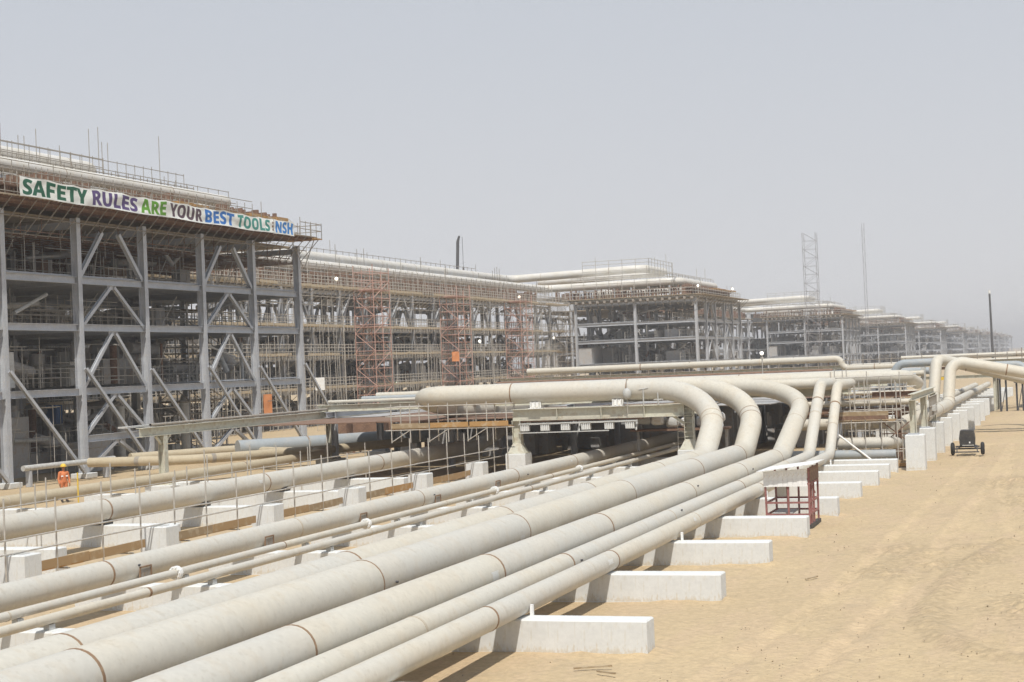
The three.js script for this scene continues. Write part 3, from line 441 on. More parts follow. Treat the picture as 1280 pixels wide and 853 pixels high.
  pipe('service_pipe', 'pale pipe slanting down to the nearest tall pier', [[-8.3, 1.7, -82.5], [-7.1, 2.05, -86]], 0.36, 1, { n: 18 });
}
{
  for (let k = 0; k < 7; k++) { const g = base('rusty_bin', `rusty open bin of steel fittings behind the blue grey pipe, ${ORD[k]} toward the portal`, 'bin', [-47.5 + k * 1.35, 0, -101 - (k % 2) * 0.6], 'rusty bins behind the blue grey pipe'); const w = 0.55; for (const a of [-1, 1]) { new MB().box(a * w - 0.03, 0.9, -w, a * w + 0.03, 2.1, w).build('side', M.rust, g); new MB().box(-w, 0.9, a * w - 0.03, w, 2.1, a * w + 0.03).build('side', M.rust, g); new MB().box(a * w - 0.05, 0, -w, a * w + 0.05, 0.9, -w + 0.1).build('leg', M.rust, g); new MB().box(a * w - 0.05, 0, w - 0.1, a * w + 0.05, 0.9, w).build('leg', M.rust, g); } const m = new MB(); for (let q = 0; q < 24; q++) m.tube(V(rr(-0.4, 0.4), rr(1.7, 2.1), rr(-0.4, 0.4)), V(rr(-0.4, 0.4), rr(1.9, 2.5), rr(-0.4, 0.4)), 0.04, 5); m.build('fittings', k % 3 ? M.galv : M.rust, g, 'stuff'); }
}
// ---------------------------------------------------------------- clutter between the risers and the tall piers
{
  const g = base('scaffold_bay', 'tube scaffold with brown boards between the risers and the tall piers', 'scaffold', [-10.8, 0, -79.5]);
  for (let k = 0; k < 5; k++) for (const d of [0, -2]) new MB().tube(V(k * 0.75 + rr(-0.1, 0.1), 0, d), V(k * 0.75, rr(3.4, 4.6), d), 0.028, 6).build('post', M.galv, g);
  for (const y of [0.6, 2.05, 2.6, 3.1]) for (const d of [0, -2]) new MB().tube(V(-0.3, y, d), V(3.2, y + 0.03, d), 0.026, 6).build('rail', M.galv, g);
  for (let q = 0; q < 6; q++) new MB().bar(V(-0.2, 2.12, -0.15 - q * 0.3), V(2.6 + rr(0, 0.4), 2.12, -0.15 - q * 0.3), 0.26, 0.05).build('board', M.wood[q % 2], g);
  for (const y of [2.3, 2.5]) new MB().bar(V(-0.2, y, 0.05), V(2.6, y, 0.05), 0.035, 0.2).build('toe_board', y > 2.4 ? M.wood[1] : M.rust, g);
  new MB().tube(V(0.2, 1.5, 0.3), V(2.0, 0.1, 0.8), 0.05, 7).build('brace', M.white, g);
  for (let k = 0; k < 9; k++) new MB().tube(V(0.4 + k * 0.26, 0, 0.5), V(0.4 + k * 0.26, 0.62, 0.5), 0.024, 6).build('short_post', M.galv, g);
  const x = base('cross_braced_bent', 'rusty cross braced steel bent beside the nearest tall pier', 'support frame', [-8.7, 0, -80.4]);
  for (const s of [0, 1.5]) new MB().hbeam(V(s, 0, 0), V(s, 2.3, 0), 0.14, 0.14, V(1, 0, 0)).build('post', M.dark, x); new MB().bar(V(0, 0.9, 0.02), V(1.5, 2.1, 0.02), 0.05, 0.05).build('brace', M.rust, x); new MB().bar(V(0, 2.1, 0.08), V(1.5, 0.9, 0.08), 0.05, 0.05).build('brace', M.rust, x); new MB().bar(V(0, 1.45, 0.14), V(1.5, 1.45, 0.14), 0.05, 0.05).build('cross_bar', M.rust, x);
  for (const [k, z, label] of [[0, -77.4, 'small brown timber pile behind the last low sleeper'], [1, -78.4, 'loose brown timber pile by the nearest tall pier']]) { const t = base('timber_pile', label, 'timber', [-8.6 + k * 0.6 - (k ? 0 : 1.6), 0, z]); for (let q = 0; q < 7; q++) new MB().bar(V(-0.6 + rr(-0.1, 0.1), 0.04 + Math.floor(q / 3) * 0.09, (q % 3) * 0.22), V(0.9 + rr(-0.1, 0.2), 0.04 + Math.floor(q / 3) * 0.09, (q % 3) * 0.22 + rr(-0.05, 0.05)), 0.2, 0.08).build('plank', M.wood[q % 3], t); }
  const vf = base('scaffold_bay', 'second tube scaffold standing farther back between the risers and the cross braced bent', 'scaffold', [-11.6, 0, -84.5]);
  for (let k = 0; k < 7; k++) for (const d of [0, -1.6]) new MB().tube(V(k * 0.62 + rr(-0.1, 0.1), 0, d), V(k * 0.62, rr(3.6, 4.9), d), 0.028, 6).build('post', M.galv, vf);
  for (const y of [1.4, 2.3, 3.0, 3.6, 4.2]) for (const d of [0, -1.6]) new MB().tube(V(-0.4, y, d), V(4.2, y + 0.03, d), 0.026, 6).build('rail', M.galv, vf);
  for (let q = 0; q < 5; q++) new MB().bar(V(-0.2, 3.05, -0.15 - q * 0.3), V(3.9 + rr(0, 0.4), 3.05, -0.15 - q * 0.3), 0.26, 0.05).build('board', M.wood[q % 3], vf);
  for (const [y, z, r, x1, l] of [[2.35, -86, 0.22, -7.6, 'rust stained pipe crossing behind the scaffold at mid height'], [1.7, -87, 0.3, -7.7, 'thick pale pipe crossing behind the scaffold below the rusty one'], [3.35, -85.4, 0.1, -7.3, 'slim cream pipe crossing behind the scaffold near its top'], [2.75, -85.8, 0.09, -7.3, 'slim pale pipe crossing just over the rusty one']]) pipe('service_pipe', l, [[-14, y, z], [x1, y, z]], r, 1, { n: 14, mats: y === 2.35 ? M.rust : M.pipe });
  // steel frame on the tall piers
  const f = base('pier_frame', 'cream steel frame with a railed end standing on the tall white piers', 'steel frame', [-6.75, 0, -75]);
  for (const [z, m] of [[-1.15, M.cream], [-7.3, M.cream], [-13.4, M.cream]]) { post(new MB(), 0, z, 1.6, 3.2, 0.3).build('post', m, f); new MB().box(-0.25, 1.6, z - 0.2, 0.25, 1.66, z + 0.2).build('base_plate', M.steel, f); }
  post(new MB(), -1.3, -7.6, 0, 3.2, 0.32).build('post', M.rust, f);
  new MB().hbeam(V(0, 3.33, -0.6), V(0, 3.33, -14), 0.28, 0.3, V(0, 1, 0)).build('beam', M.cream, f); new MB().hbeam(V(-2.5, 3.33, -7.3), V(-0.15, 3.33, -7.3), 0.24, 0.28, V(0, 1, 0)).build('beam', M.rust, f);
  for (let k = 0; k < 9; k++) new MB().tube(V(0.22, 2.1, -8 - k * 0.6), V(0.22, 3.1, -8 - k * 0.6), 0.025, 5).build('rail_bar', M.dullgalv, f); for (const y of [2.1, 2.6, 3.1]) new MB().tube(V(0.22, y, -7.8), V(0.22, y, -13.2), 0.025, 5).build('rail', M.galv, f);
  new MB().box(0.1, 2.35, -9.5, 0.4, 2.62, -10.6).build('junction_box', M.lightgrey, f);
  // twin pipes rising at the far edge of the yard
  pipe('twin_pipe', 'nearer of two pale pipes lying on the high sleepers by the sand edge', [[-7.1, 1.95, -106.2], [-7.0, 1.95, -160]], 0.25, 1, { welds: [9, 20, 31, 42, 53], n: 18 });
  pipe('twin_pipe', 'farther of two pale pipes lying on the high sleepers by the sand edge', [[-8.2, 1.95, -107], [-8.0, 1.95, -156]], 0.27, 1, { welds: [6, 17, 28, 39, 50], n: 18 });
  pipe('slanting_pipe', 'pale pipe rising steeply then slanting down over the sand edge, nearer of the pair', [[-7.1, 2.0, -86], [-7.0, 2.0, -104], [-6.85, 4.75, -105.4], [-2.2, 3.75, -105.6], [3.5, 2.4, -106]], 0.36, 0.8, { welds: [9, 16.8, 18.2, 24], n: 22 });
  pipe('slanting_pipe', 'pale pipe rising steeply and slanting down, half hidden behind its twin', [[-8.1, 2.0, -86], [-7.95, 2.0, -104.2], [-7.75, 4.85, -105.8], [-7.0, 4.65, -107.4], [-2.2, 3.3, -107.6], [4, 1.8, -108]], 0.36, 0.8, { welds: [8, 17.5, 18.9, 24], n: 22 });
  for (const [xx, l] of [[-4.5, 'dark steel stand under the slanting pipes, close to the last high sleeper'], [-3.3, 'dark steel stand under the slanting pipes, out on the sand']]) { const s = base('pipe_stand', l, 'pipe stand', [xx, 0, -127]); for (const d of [-0.22, 0.22]) post(new MB(), d, 0, 0, xx < -4 ? 3.0 : 2.7, 0.14).build('post', M.mast, s); new MB().box(-0.4, xx < -4 ? 3.0 : 2.7, -0.2, 0.4, xx < -4 ? 3.07 : 2.77, 0.2).build('cap', M.mast, s); new MB().bar(V(-0.22, 0.3, 0), V(0.22, 2.6, 0), 0.06, 0.06).build('brace', M.mast, s); }
  const yb = base('yellow_platform', 'small yellow barrier platform under the slanting pipe pair', 'platform', [-8.6, 0, -112]); new MB().box(0, 3.4, -0.4, 1.3, 3.6, 0.4).build('deck', M.yellow, yb); for (const d of [0.05, 1.15]) new MB().box(d, 0, -0.05, d + 0.12, 3.4, 0.07).build('leg', M.mast, yb); for (const d of [0, 0.65, 1.3]) new MB().tube(V(d, 3.6, 0.35), V(d, 4.2, 0.35), 0.03, 5).build('rail_post', M.yellow, yb);
  const fence = base('low_barrier', 'low rusty barrier at the end of the sand track', 'barrier', [-2.6, 0, -125]); for (let k = 0; k < 22; k++) new MB().box(k * 0.5, 0, 0, k * 0.5 + 0.12, 1.1, 0.12).build('picket', M.rust, fence); new MB().box(0, 0.85, -0.06, 11, 1, 0).build('rail', M.rust, fence);
}
{
  const geo = new THREE.IcosahedronGeometry(1, 0), N = 1500, im = new THREE.InstancedMesh(geo, std({ roughness: 0.95 }), N), o = new THREE.Object3D(), c = new THREE.Color();
  for (let i = 0; i < N; i++) { const near = rnd() < 0.55, a = rnd(), z = -24 - 70 * a * a, x = near ? -7 + 8 * rnd() : rr(-30, 6), r = 0.006 + 0.016 * Math.pow(rnd(), 4); o.position.set(x, 0, z); o.rotation.set(rnd() * 6, rnd() * 6, rnd() * 6); o.scale.set(r * rr(0.8, 1.6), r * rr(0.6, 1), r); o.position.y = r * 0.2 + 0.004; o.updateMatrix(); im.setMatrixAt(i, o.matrix); const k = rr(0.28, 0.48); im.setColorAt(i, c.setRGB(k, k * 0.8, k * 0.57)); }
  im.name = 'gravel'; im.castShadow = im.receiveShadow = true; scene.add(im); tag(im, 'loose small stones scattered over the sand', null, null, 'stuff');
  for (const [x, z, l, t, label] of [[-8.6, -27.6, 0.7, 0.4, 'splintered stick on the sand just before the nearest low sleeper'], [-8.1, -27.4, 0.45, -0.5, 'short broken stick beside the splintered one before the nearest sleeper'], [-6.2, -39.2, 0.5, 1.1, 'bit of scrap wood near the second low sleeper']]) { const g = base('stick', label, 'debris', [x, 0.03, z]); g.rotation.y = t; new MB().bar(V(0, 0, 0), V(l, 0.01, 0), 0.035, 0.03).build('stick_body', M.wood[1], g); }
}
// ---------------------------------------------------------------- sheltered control stand by the fifth sleeper
{
  const g = base('roofed_stand', 'small maroon steel stand with white sheet roof between the sleepers', 'equipment stand', [-8.55, 0, -52.1]);
  const W = 0.68, D = 0.95, leg = (x, z, h, m = M.frame) => new MB().bar(V(x, 0.1, z), V(x + (x > 0 ? 0.02 : -0.02), h, z), 0.06, 0.06, V(0, 0, 1)).build('leg', m, g);
  for (const [x, z, h] of [[-W, D, 1.78], [0.02, D, 1.8], [W, D, 1.9], [-W, -D, 1.8], [0.05, -D, 1.85], [W, -D, 1.92], [W, 0, 1.92], [W, 0.5, 1.91], [-0.3, -D, 1.82]]) leg(x, z, h);
  for (const y of [0.42, 0.8]) { for (const z of [-D, D]) new MB().bar(V(-W, y, z), V(W, y, z), 0.05, 0.06).build('rail', M.frame, g); for (const x of [-W, W]) new MB().bar(V(x, y, -D), V(x, y, D), 0.05, 0.06).build('rail', M.frame, g); }
  for (const z of [-D, D]) new MB().bar(V(-W, 1.38, z), V(W, 1.4, z), 0.05, 0.06).build('rail', M.frame, g);
  for (const x of [-W, W]) { new MB().bar(V(x, 1.38, -D), V(x, 1.38, D), 0.05, 0.06).build('rail', M.frame, g); new MB().box(x - 0.06, -0.02, -D - 0.15, x + 0.06, 0.1, D + 0.15).build('skid', M.black, g); }
  new MB().bar(V(W, 1.38, 0.5), V(W, 1.0, -0.4), 0.04, 0.04).build('brace', M.frame, g);
  new MB().box(-0.55, 0.42, -0.6, 0.1, 0.46, 0.7).build('shelf', M.dark, g);
  for (let k = 0; k < 9; k++) { const x = -W - 0.06 + k * 0.155; new MB().bar(V(x + 0.075, 1.32, D + 0.06 + (k % 2) * 0.012), V(x + 0.075, 1.81 + k * 0.008, D + 0.06 + (k % 2) * 0.012), 0.15, 0.02, V(0, 0, 1)).build('front_sheet', M.white, g); }
  for (let k = 0; k < 4; k++) new MB().bar(V(W + 0.05, 1.45, D - 0.25 - k * 0.47), V(W + 0.05, 1.9, D - 0.25 - k * 0.47), 0.02, 0.46, V(0, 0, 1)).build('side_sheet', M.rust, g);
  for (let k = 0; k < 6; k++) { const x = -W - 0.22 + k * 0.3; new MB().hexa([V(x, 1.82 + k * 0.035, D + 0.35), V(x + 0.31, 1.852 + k * 0.035, D + 0.35), V(x + 0.31, 1.872 + k * 0.035, D + 0.35), V(x, 1.84 + k * 0.035, D + 0.35), V(x, 1.8 + k * 0.035, -D - 0.2), V(x + 0.31, 1.832 + k * 0.035, -D - 0.2), V(x + 0.31, 1.852 + k * 0.035, -D - 0.2), V(x, 1.82 + k * 0.035, -D - 0.2)]).build('roof_sheet', M.white, g); }
}
// ---------------------------------------------------------------- two wheeled trailer with a black box
{
  const g = base('trailer', 'small two wheeled trailer with a tall black housing on the open sand', 'trailer', [-4.9, 0, -85.3]);
  for (const s of [-1, 1]) {
    const w = mesh('wheel', new THREE.TorusGeometry(0.24, 0.095, 12, 28).rotateY(Math.PI / 2).translate(s * 0.74, 0.33, 0), M.rubber, g);
    new MB().tube(V(s * 0.74 - 0.06, 0.33, 0), V(s * 0.74 + 0.06, 0.33, 0), 0.17, 18, 0.17, true).build('rim', M.dullgalv, w);
    new MB().tube(V(s * 0.74 + s * 0.06, 0.33, 0), V(s * 0.74 + s * 0.09, 0.33, 0), 0.05, 10, 0.05, true).build('hub', M.galv, w);
  }
  new MB().tube(V(-0.68, 0.33, 0), V(0.68, 0.33, 0), 0.04, 10).build('axle', M.mast, g);
  new MB().box(-0.6, 0.4, -0.05, 0.6, 0.48, 0.05).build('cross_bar', M.mast, g); new MB().box(-0.6, 0.16, 0.5, 0.6, 0.22, 0.58).build('rear_bar', M.mast, g);
  for (const s of [-0.4, 0.4]) new MB().bar(V(s, 0.42, 0.58), V(s, 0.42, -0.9), 0.07, 0.08).build('chassis_rail', M.mast, g); for (const s of [-0.5, 0.5]) new MB().bar(V(s, 0.2, 0.54), V(s, 0.42, 0.5), 0.05, 0.05).build('bracket', M.mast, g);
  new MB().bar(V(-0.4, 0.42, -0.9), V(0, 0.42, -1.9), 0.07, 0.08).build('drawbar', M.mast, g); new MB().bar(V(0.4, 0.42, -0.9), V(0, 0.42, -1.88), 0.07, 0.08).build('drawbar', M.mast, g);
  const s = new THREE.Shape(); s.moveTo(-0.36, 0); s.lineTo(0.36, 0); s.lineTo(0.39, 0.5); s.lineTo(0.33, 0.98); s.quadraticCurveTo(0.32, 1.02, 0.27, 1.02); s.lineTo(-0.27, 1.02); s.quadraticCurveTo(-0.32, 1.02, -0.33, 0.98); s.lineTo(-0.39, 0.5); s.closePath();
  mesh('housing', new THREE.ExtrudeGeometry(s, { depth: 0.9, bevelEnabled: true, bevelSize: 0.02, bevelThickness: 0.02, bevelSegments: 2 }).scale(0.95, 0.76, 0.9).translate(0, 0.5, -0.5), M.black, g);
  new MB().box(-0.24, 0.5, 0.33, 0.34, 0.54, 0.38).build('reflector_strip', M.lightgrey, g); new MB().box(0.1, 0.62, 0.322, 0.17, 0.7, 0.35).build('lamp', M.white, g);
}
// ---------------------------------------------------------------- worker in orange
function figure() {
  const J = { pel: [0, 0.95, 0], chest: [0, 1.33, 0], neck: [0, 1.5, 0.0], head: [0, 1.64, 0.02] }, B = [];
  const b = (a, c, r0, r1) => B.push([V(...a), V(...c), r0, r1]);
  b([0, 0.98, 0], [0, 1.28, 0], 0.145, 0.16); b([-0.13, 1.38, 0], [0.13, 1.38, 0], 0.085, 0.085); b(J.neck, J.head, 0.055, 0.06); b([0, 1.63, 0.015], [0, 1.69, 0], 0.085, 0.095);
  for (const s of [-1, 1]) { b([s * 0.09, 0.93, 0], [s * 0.11, 0.5, 0.03 * s], 0.1, 0.068); b([s * 0.11, 0.5, 0.03 * s], [s * 0.12, 0.1, -0.02 * s], 0.066, 0.05); b([s * 0.12, 0.06, -0.02], [s * 0.13, 0.05, 0.14], 0.05, 0.045); b([s * 0.19, 1.38, 0], [s * 0.25, 1.1, 0.02], 0.062, 0.05); b([s * 0.25, 1.1, 0.02], [s * 0.24, 0.87, 0.12], 0.05, 0.036); }
  const N = 96, c = V(0, 0.92, 0), R = 1.0, mc = new MarchingCubes(N, std({}), false, false, 120000);
  mc.isolation = 0;
  const tmp = V(0, 0, 0), sd = (p) => { let d = 1e9; for (const [a, e, r0, r1] of B) { const ab = e.clone().sub(a), t = clamp(p.clone().sub(a).dot(ab) / ab.lengthSq()), q = p.distanceTo(tmp.copy(a).addScaledVector(ab, t)) - (r0 + (r1 - r0) * t), k = 0.03, h = clamp(0.5 + 0.5 * (d - q) / k); d = d > 1e8 ? q : d + (q - d) * h - k * h * (1 - h); } return d; };
  for (let k = 0; k < N; k++) for (let j = 0; j < N; j++) for (let i = 0; i < N; i++) mc.field[k * N * N + j * N + i] = (() => { const x = (i - N / 2) / (N / 2) * R, z = (k - N / 2) / (N / 2) * R; if (Math.abs(x) > 0.45 || Math.abs(z) > 0.35) return -0.3; return -sd(V(x, (j - N / 2) / (N / 2) * R + c.y, z)); })();
  mc.update();
  const g = new THREE.BufferGeometry(), n = mc.count ?? mc.geometry.drawRange.count;
  g.setAttribute('position', new THREE.Float32BufferAttribute(mc.positionArray.slice(0, n * 3), 3)); g.setAttribute('normal', new THREE.Float32BufferAttribute(mc.normalArray.slice(0, n * 3), 3));
  const p = g.attributes.position; for (let i = 0; i < p.count; i++) p.setY(i, p.getY(i) * R + c.y);
  g.setAttribute('uv', new THREE.Float32BufferAttribute(new Float32Array(n * 2), 2)); g.setIndex([...Array(n).keys()]);
  // hands: palm and five curled fingers each
  const H = new MB();
  for (const s of [-1, 1]) { const o = V(s * 0.24, 0.86, 0.125); H.tube(o, o.clone().add(V(0, -0.085, 0.02)), 0.032, 8, 0.036, true); for (let f = 0; f < 4; f++) { const a = o.clone().add(V(0.003, -0.08, -0.012 + f * 0.02)), l = [0.034, 0.042, 0.04, 0.03][f]; const m2 = a.clone().add(V(-s * 0.006, -l, 0.004)); H.tube(a, m2, 0.0095, 6, 0.009, true); H.tube(m2, m2.clone().add(V(-s * 0.018, -l * 0.8, 0)), 0.009, 6, 0.007, true); } H.tube(o.clone().add(V(0, -0.03, 0.03)), o.clone().add(V(-s * 0.012, -0.075, 0.065)), 0.011, 6, 0.009, true); }
  return mergeGeometries([g, H.geo()]);
}
{
  const g = base('person', 'worker in orange coverall and yellow helmet walking behind the sand coloured pipe', 'person', [-45.1, 0, -64.8]); g.rotation.y = 0.9;
  const body = figure(), p = body.attributes.position, col = [];
  for (let i = 0; i < p.count; i++) { const y = p.getY(i), hand = y < 0.88 && Math.abs(p.getX(i)) > 0.17 && y > 0.6; const c = y > 1.51 || hand ? [0.3, 0.16, 0.09] : y < 0.12 ? [0.05, 0.04, 0.035] : [0.6, 0.2, 0.08]; col.push(...c); }
  body.setAttribute('color', new THREE.Float32BufferAttribute(col, 3));
  mesh('body', body, std({ vertexColors: true, roughness: 0.85 }), g);
  const hm = mesh('helmet', new THREE.SphereGeometry(0.135, 20, 10, 0, 6.2832, 0, 1.6).scale(1, 0.95, 1.12).translate(0, 1.69, 0), M.yellow, g); mesh('brim', new THREE.CylinderGeometry(0.15, 0.165, 0.016, 20).scale(0.95, 1, 1.15).translate(0, 1.685, 0.02), M.yellow, hm);
  mesh('nose', new THREE.ConeGeometry(0.018, 0.05, 8).rotateX(-0.5).translate(0, 1.63, 0.105), std({ color: new THREE.Color(0.3, 0.16, 0.09) }), g);
  new MB().box(-0.165, 1.2, 0.148, -0.06, 1.26, 0.165).build('reflective_strip', M.white, g); new MB().box(0.06, 1.2, 0.148, 0.165, 1.26, 0.165).build('reflective_strip', M.white, g);
}
// ---------------------------------------------------------------- steel modules
const BAY = 7.22, LV = [5.1, 8.9, 11.7];
// guard rails in tube; list of [x, z] corners, standing on y
function rails(m, line, y, { step = 1.1, h = 1.1, lines = [0.55, 1.05], r = 0.026, wild = 0, drop = 0 } = {}) {
  for (let i = 0; i < line.length - 1; i++) {
    const a = V(line[i][0], 0, line[i][1]), b = V(line[i + 1][0], 0, line[i + 1][1]), L = a.distanceTo(b), n = Math.max(1, Math.round(L / step));
    for (let k = 0; k <= n; k++) { const p = a.clone().lerp(b, k / n); m.tube(p.clone().setY(y - drop), p.clone().setY(y + h + (rnd() < 0.18 ? wild * rnd() : 0)), r, 4); }
    for (const q of lines) m.tube(a.clone().setY(y + q), b.clone().setY(y + q), r, 4);
  }
}
function struts(m, x, z0, z1, y, out, step = 1.15, r = 0.03) { // bracket struts under a projecting scaffold deck
  const n = Math.round(Math.abs(z1 - z0) / step), s = Math.sign(z1 - z0);
  for (let k = 0; k <= n; k++) { const z = z0 + s * k * step; m.tube(V(x + out, y, z), V(x - 0.5, y - 1.9, z), r, 4); m.tube(V(x - 0.5, y - 1.9, z), V(x - 0.2, y - 1.2, z), r * 0.8, 4); if (k % 4 === 1) m.tube(V(x - 0.4, y - 1.8, z), V(x - 0.4, y - 3.1 + rr(0, 0.6), z), r * 0.8, 4); }
  for (const d of [0.9, 1.75]) m.tube(V(x + out - d * 1.05, y - d, z0), V(x + out - d * 1.05, y - d, z1), r, 4);
}
function clutter(m, x0, x1, z0, z1, y, h, n, big = 1) {
  for (let k = 0; k < n; k++) {
    const x = rr(x0, x1), z = rr(z0, z1), t = rnd();
    if (t < 0.4) m.tube(V(x, y + rr(0.4, h), z), V(x, y + rr(0.4, h), Math.max(Math.min(z0, z1), Math.min(Math.max(z0, z1), z + rr(-6, 6)))), rr(0.1, 0.45) * big, 8, undefined, true);
    else if (t < 0.6) m.tube(V(x, y + rr(0.4, h), z), V(Math.max(Math.min(x0, x1), Math.min(Math.max(x0, x1), x + rr(-5, 5))), y + rr(0.4, h), z), rr(0.08, 0.3), 7);
    else if (t < 0.8) m.tube(V(x, y, z), V(x, y + h, z), rr(0.08, 0.35), 7);
    else m.box(x, y, z, x + rr(0.6, 2.4) * big, y + rr(0.6, h * 0.85), z + rr(0.6, 3) * big);
  }
}
const colGeo = new MB().hbeam(V(0, 0.3, 0), V(0, 15.4, 0), 0.4, 0.46, V(1, 0, 0), 0.03, 0.022).geo(), plinth = block(-0.55, 0, -0.55, 0.55, 0.3, 0.55, 0.02);
const beamZ = new MB().hbeam(V(0, 0, -0.22), V(0, 0, -BAY + 0.22), 0.28, 0.4, V(0, 1, 0)).geo(), beamX = new MB().hbeam(V(-0.22, 0, 0), V(-9.78, 0, 0), 0.26, 0.4, V(0, 1, 0)).geo();
const braceTo = (a, b, w = 0.21) => new MB().hbeam(a, b, w, w, V(1, 0, 0)).geo();
const panelGeo = new MB().box(-0.25, -0.04, -0.2, -9.75, 0.04, -BAY + 0.2).geo(), panelBack = new MB().box(-1.8, -0.04, -0.2, -9.75, 0.04, -BAY + 0.2).geo(), joistGeo = new MB().bar(V(-0.3, 0, 0), V(-9.7, 0, 0), 0.12, 0.22).geo();
function part(name, geo, mat, parent, x = 0, y = 0, z = 0) { const m = mesh(name, geo, mat, parent); m.position.set(x, y, z); return m; }
function steelModule(name, label, z0, near, group, e = 0) {
  const nb = 5 + e, L = nb * BAY, zd = -e * BAY;
  const g = base(name, label, 'steel module', [-55, 0, z0], group);
  for (let r = 0; r < 3; r++) for (let k = 0; k <= nb; k++) { part('column', colGeo, M.steel, g, -r * 10, 0, -k * BAY); if (near) part('plinth', plinth, M.concrete, g, -r * 10, 0, -k * BAY); }
  for (const y of LV) for (let r = 0; r < 3; r++) for (let k = 0; k < nb; k++) part('floor_beam', beamZ, M.steel, g, -r * 10, y, -k * BAY);
  for (const y of [...LV, 15.0]) for (let r = 0; r < 2; r++) for (let k = 0; k <= nb; k++) part('cross_beam', beamX, M.steel, g, -r * 10, y - 0.02, -k * BAY);
  for (let k = 0; k < nb; k++) for (let r = near ? 1 : 0; r < 3; r += 1) part('floor_beam', beamZ, M.steel, g, -r * 10, 15.0, -k * BAY);
  for (const k of [1, 3].map((q) => q + e)) part('floor_beam', beamZ, M.steel, g, 0, 2.3, -k * BAY);
  for (const r of [0, 2]) for (const k of [1, 3].map((q) => q + e)) {
    const za = -k * BAY - 0.24, zb = -(k + 1) * BAY + 0.24, zm = -(k + 0.5) * BAY, mt = M.steel, x = -r * 10;
    for (const [y0, y1] of [[8.95, 11.4], [5.3, 8.6], [2.5, 4.8], [0.35, 2.0]]) { part('brace', braceTo(V(0, y0, za), V(0, y1, zm + 0.18)), mt, g, x); part('brace', braceTo(V(0, y0, zb), V(0, y1, zm - 0.18)), mt, g, x); part('gusset', new MB().box(-0.02, y1 - 0.15, zm - 0.5, 0.02, y1 + 0.18, zm + 0.5).geo(), mt, g, x); }
    part('brace', braceTo(V(0, 11.95, za), V(0, 14.7, zm + 0.9), 0.25), mt, g, x); part('brace', braceTo(V(0, 11.95, zb), V(0, 14.7, zm - 0.9), 0.25), mt, g, x);
  }
  if (near) for (let k = 0; k <= nb; k++) part('raking_brace', new MB().hbeam(V(0.33, 6.4 + rr(-0.1, 0.1), -k * BAY - 0.1), V(0.42, 0.35, -(k + 0.93) * BAY), 0.19, 0.19, V(1, 0, 0)).geo(), M.steel, g);
  for (const y of LV) for (let r = 0; r < 2; r++) for (let k = 0; k < nb; k++) {
    if (rnd() < (r ? 0.9 : 0.62)) part('floor_panel', panelGeo, M.steel, g, -r * 10, y + 0.3, -k * BAY);
    if (near) for (let q = 1; q < (r ? 4 : 8); q++) part('joist', joistGeo, M.steel, g, -r * 10, y + 0.1, -k * BAY - q * (r ? 1.8 : 0.9));
  }
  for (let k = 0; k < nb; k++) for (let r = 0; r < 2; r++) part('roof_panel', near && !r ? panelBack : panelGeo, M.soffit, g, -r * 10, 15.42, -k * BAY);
  part('roof_edge', new MB().box(1.4, near ? 15.98 : 15.85, 0.9, near ? -4.2 : -0.2, near ? 16.06 : 15.95, near ? -L - 0.9 : -L - 2.5).geo(), M.soffit, g); part('roof_edge', new MB().box(-0.3, 15.85, 0.95, -22, 15.95, -0.3).geo(), M.soffit, g); part('roof_deck', new MB().box(near ? -1.7 : -0.3, 15.5, -0.3, -22, 15.62, -L - 2.5).geo(), M.soffit, g);  // near edge boards carried farther back, added to shade the deck edge
  if (!near) part('edge_beam', new MB().hbeam(V(-0.3, 15.68, 0.3), V(-0.3, 15.68, -L - 0.4), 0.2, 0.3, V(0, 1, 0)).geo(), M.lightgrey, g); part('edge_beam', new MB().hbeam(V(-0.1, 15.65, 0.35), V(-21.5, 15.65, 0.35), 0.2, 0.36, V(0, 1, 0)).geo(), M.lightgrey, g);
  const eq = new MB();
  for (const [y, h, n] of [[0, 4.4, nb * 15], [5.5, 2.8, nb * 13], [9.3, 1.9, nb * 7]]) { clutter(eq, -5, -20, -5, -L + 1, y, h, n, 1.3); }
  clutter(eq, -3, -19, -5, -L + 1, 12.9, 1.6, nb * 5, 0.8); for (let k = 0; k < nb; k++) for (const y of [0, 5.45]) eq.box(-17 + rr(-1, 1), y, -k * BAY - 0.3, -19.5 + rr(-1, 1), y + rr(2.4, 3), -(k + rr(0.7, 1)) * BAY);  // rear boxes added in place of cladding, to darken the interior
  eq.build('equipment', M.dark, g, 'stuff');
  const eq2 = new MB(); for (const [y, h] of [[0, 4], [5.5, 2.6], [9.3, 1.8]]) clutter(eq2, -1.5, -20, -5, -L + 1, y, h, near ? 34 : 12, 0.5); eq2.build('piping', M.lightgrey, g, 'stuff');
  const eq3 = new MB(); for (const [y, h] of [[0, 4], [5.5, 2.6], [12.6, 1.2]]) clutter(eq3, -3, -20, -5, -L + 1, y, h, 8, 0.5); eq3.build('cable_racks', M.rust, g, 'stuff');
  const hr = new MB(); for (const y of [5.45, 9.25]) { rails(hr, [[-7, -0.5], [-7, -L + 0.3]], y, { step: 0.62, r: 0.03, h: 1.15, lines: [0.3, 0.6, 0.9, 1.1] }); rails(hr, [[-19, -0.5], [-19, -L + 0.3]], y, { step: 1 }); } hr.build('handrail', M.galv, g, 'stuff');
  const tb = new MB(), nt = near ? 1100 : 260, tr = near ? 0.028 : 0.05;
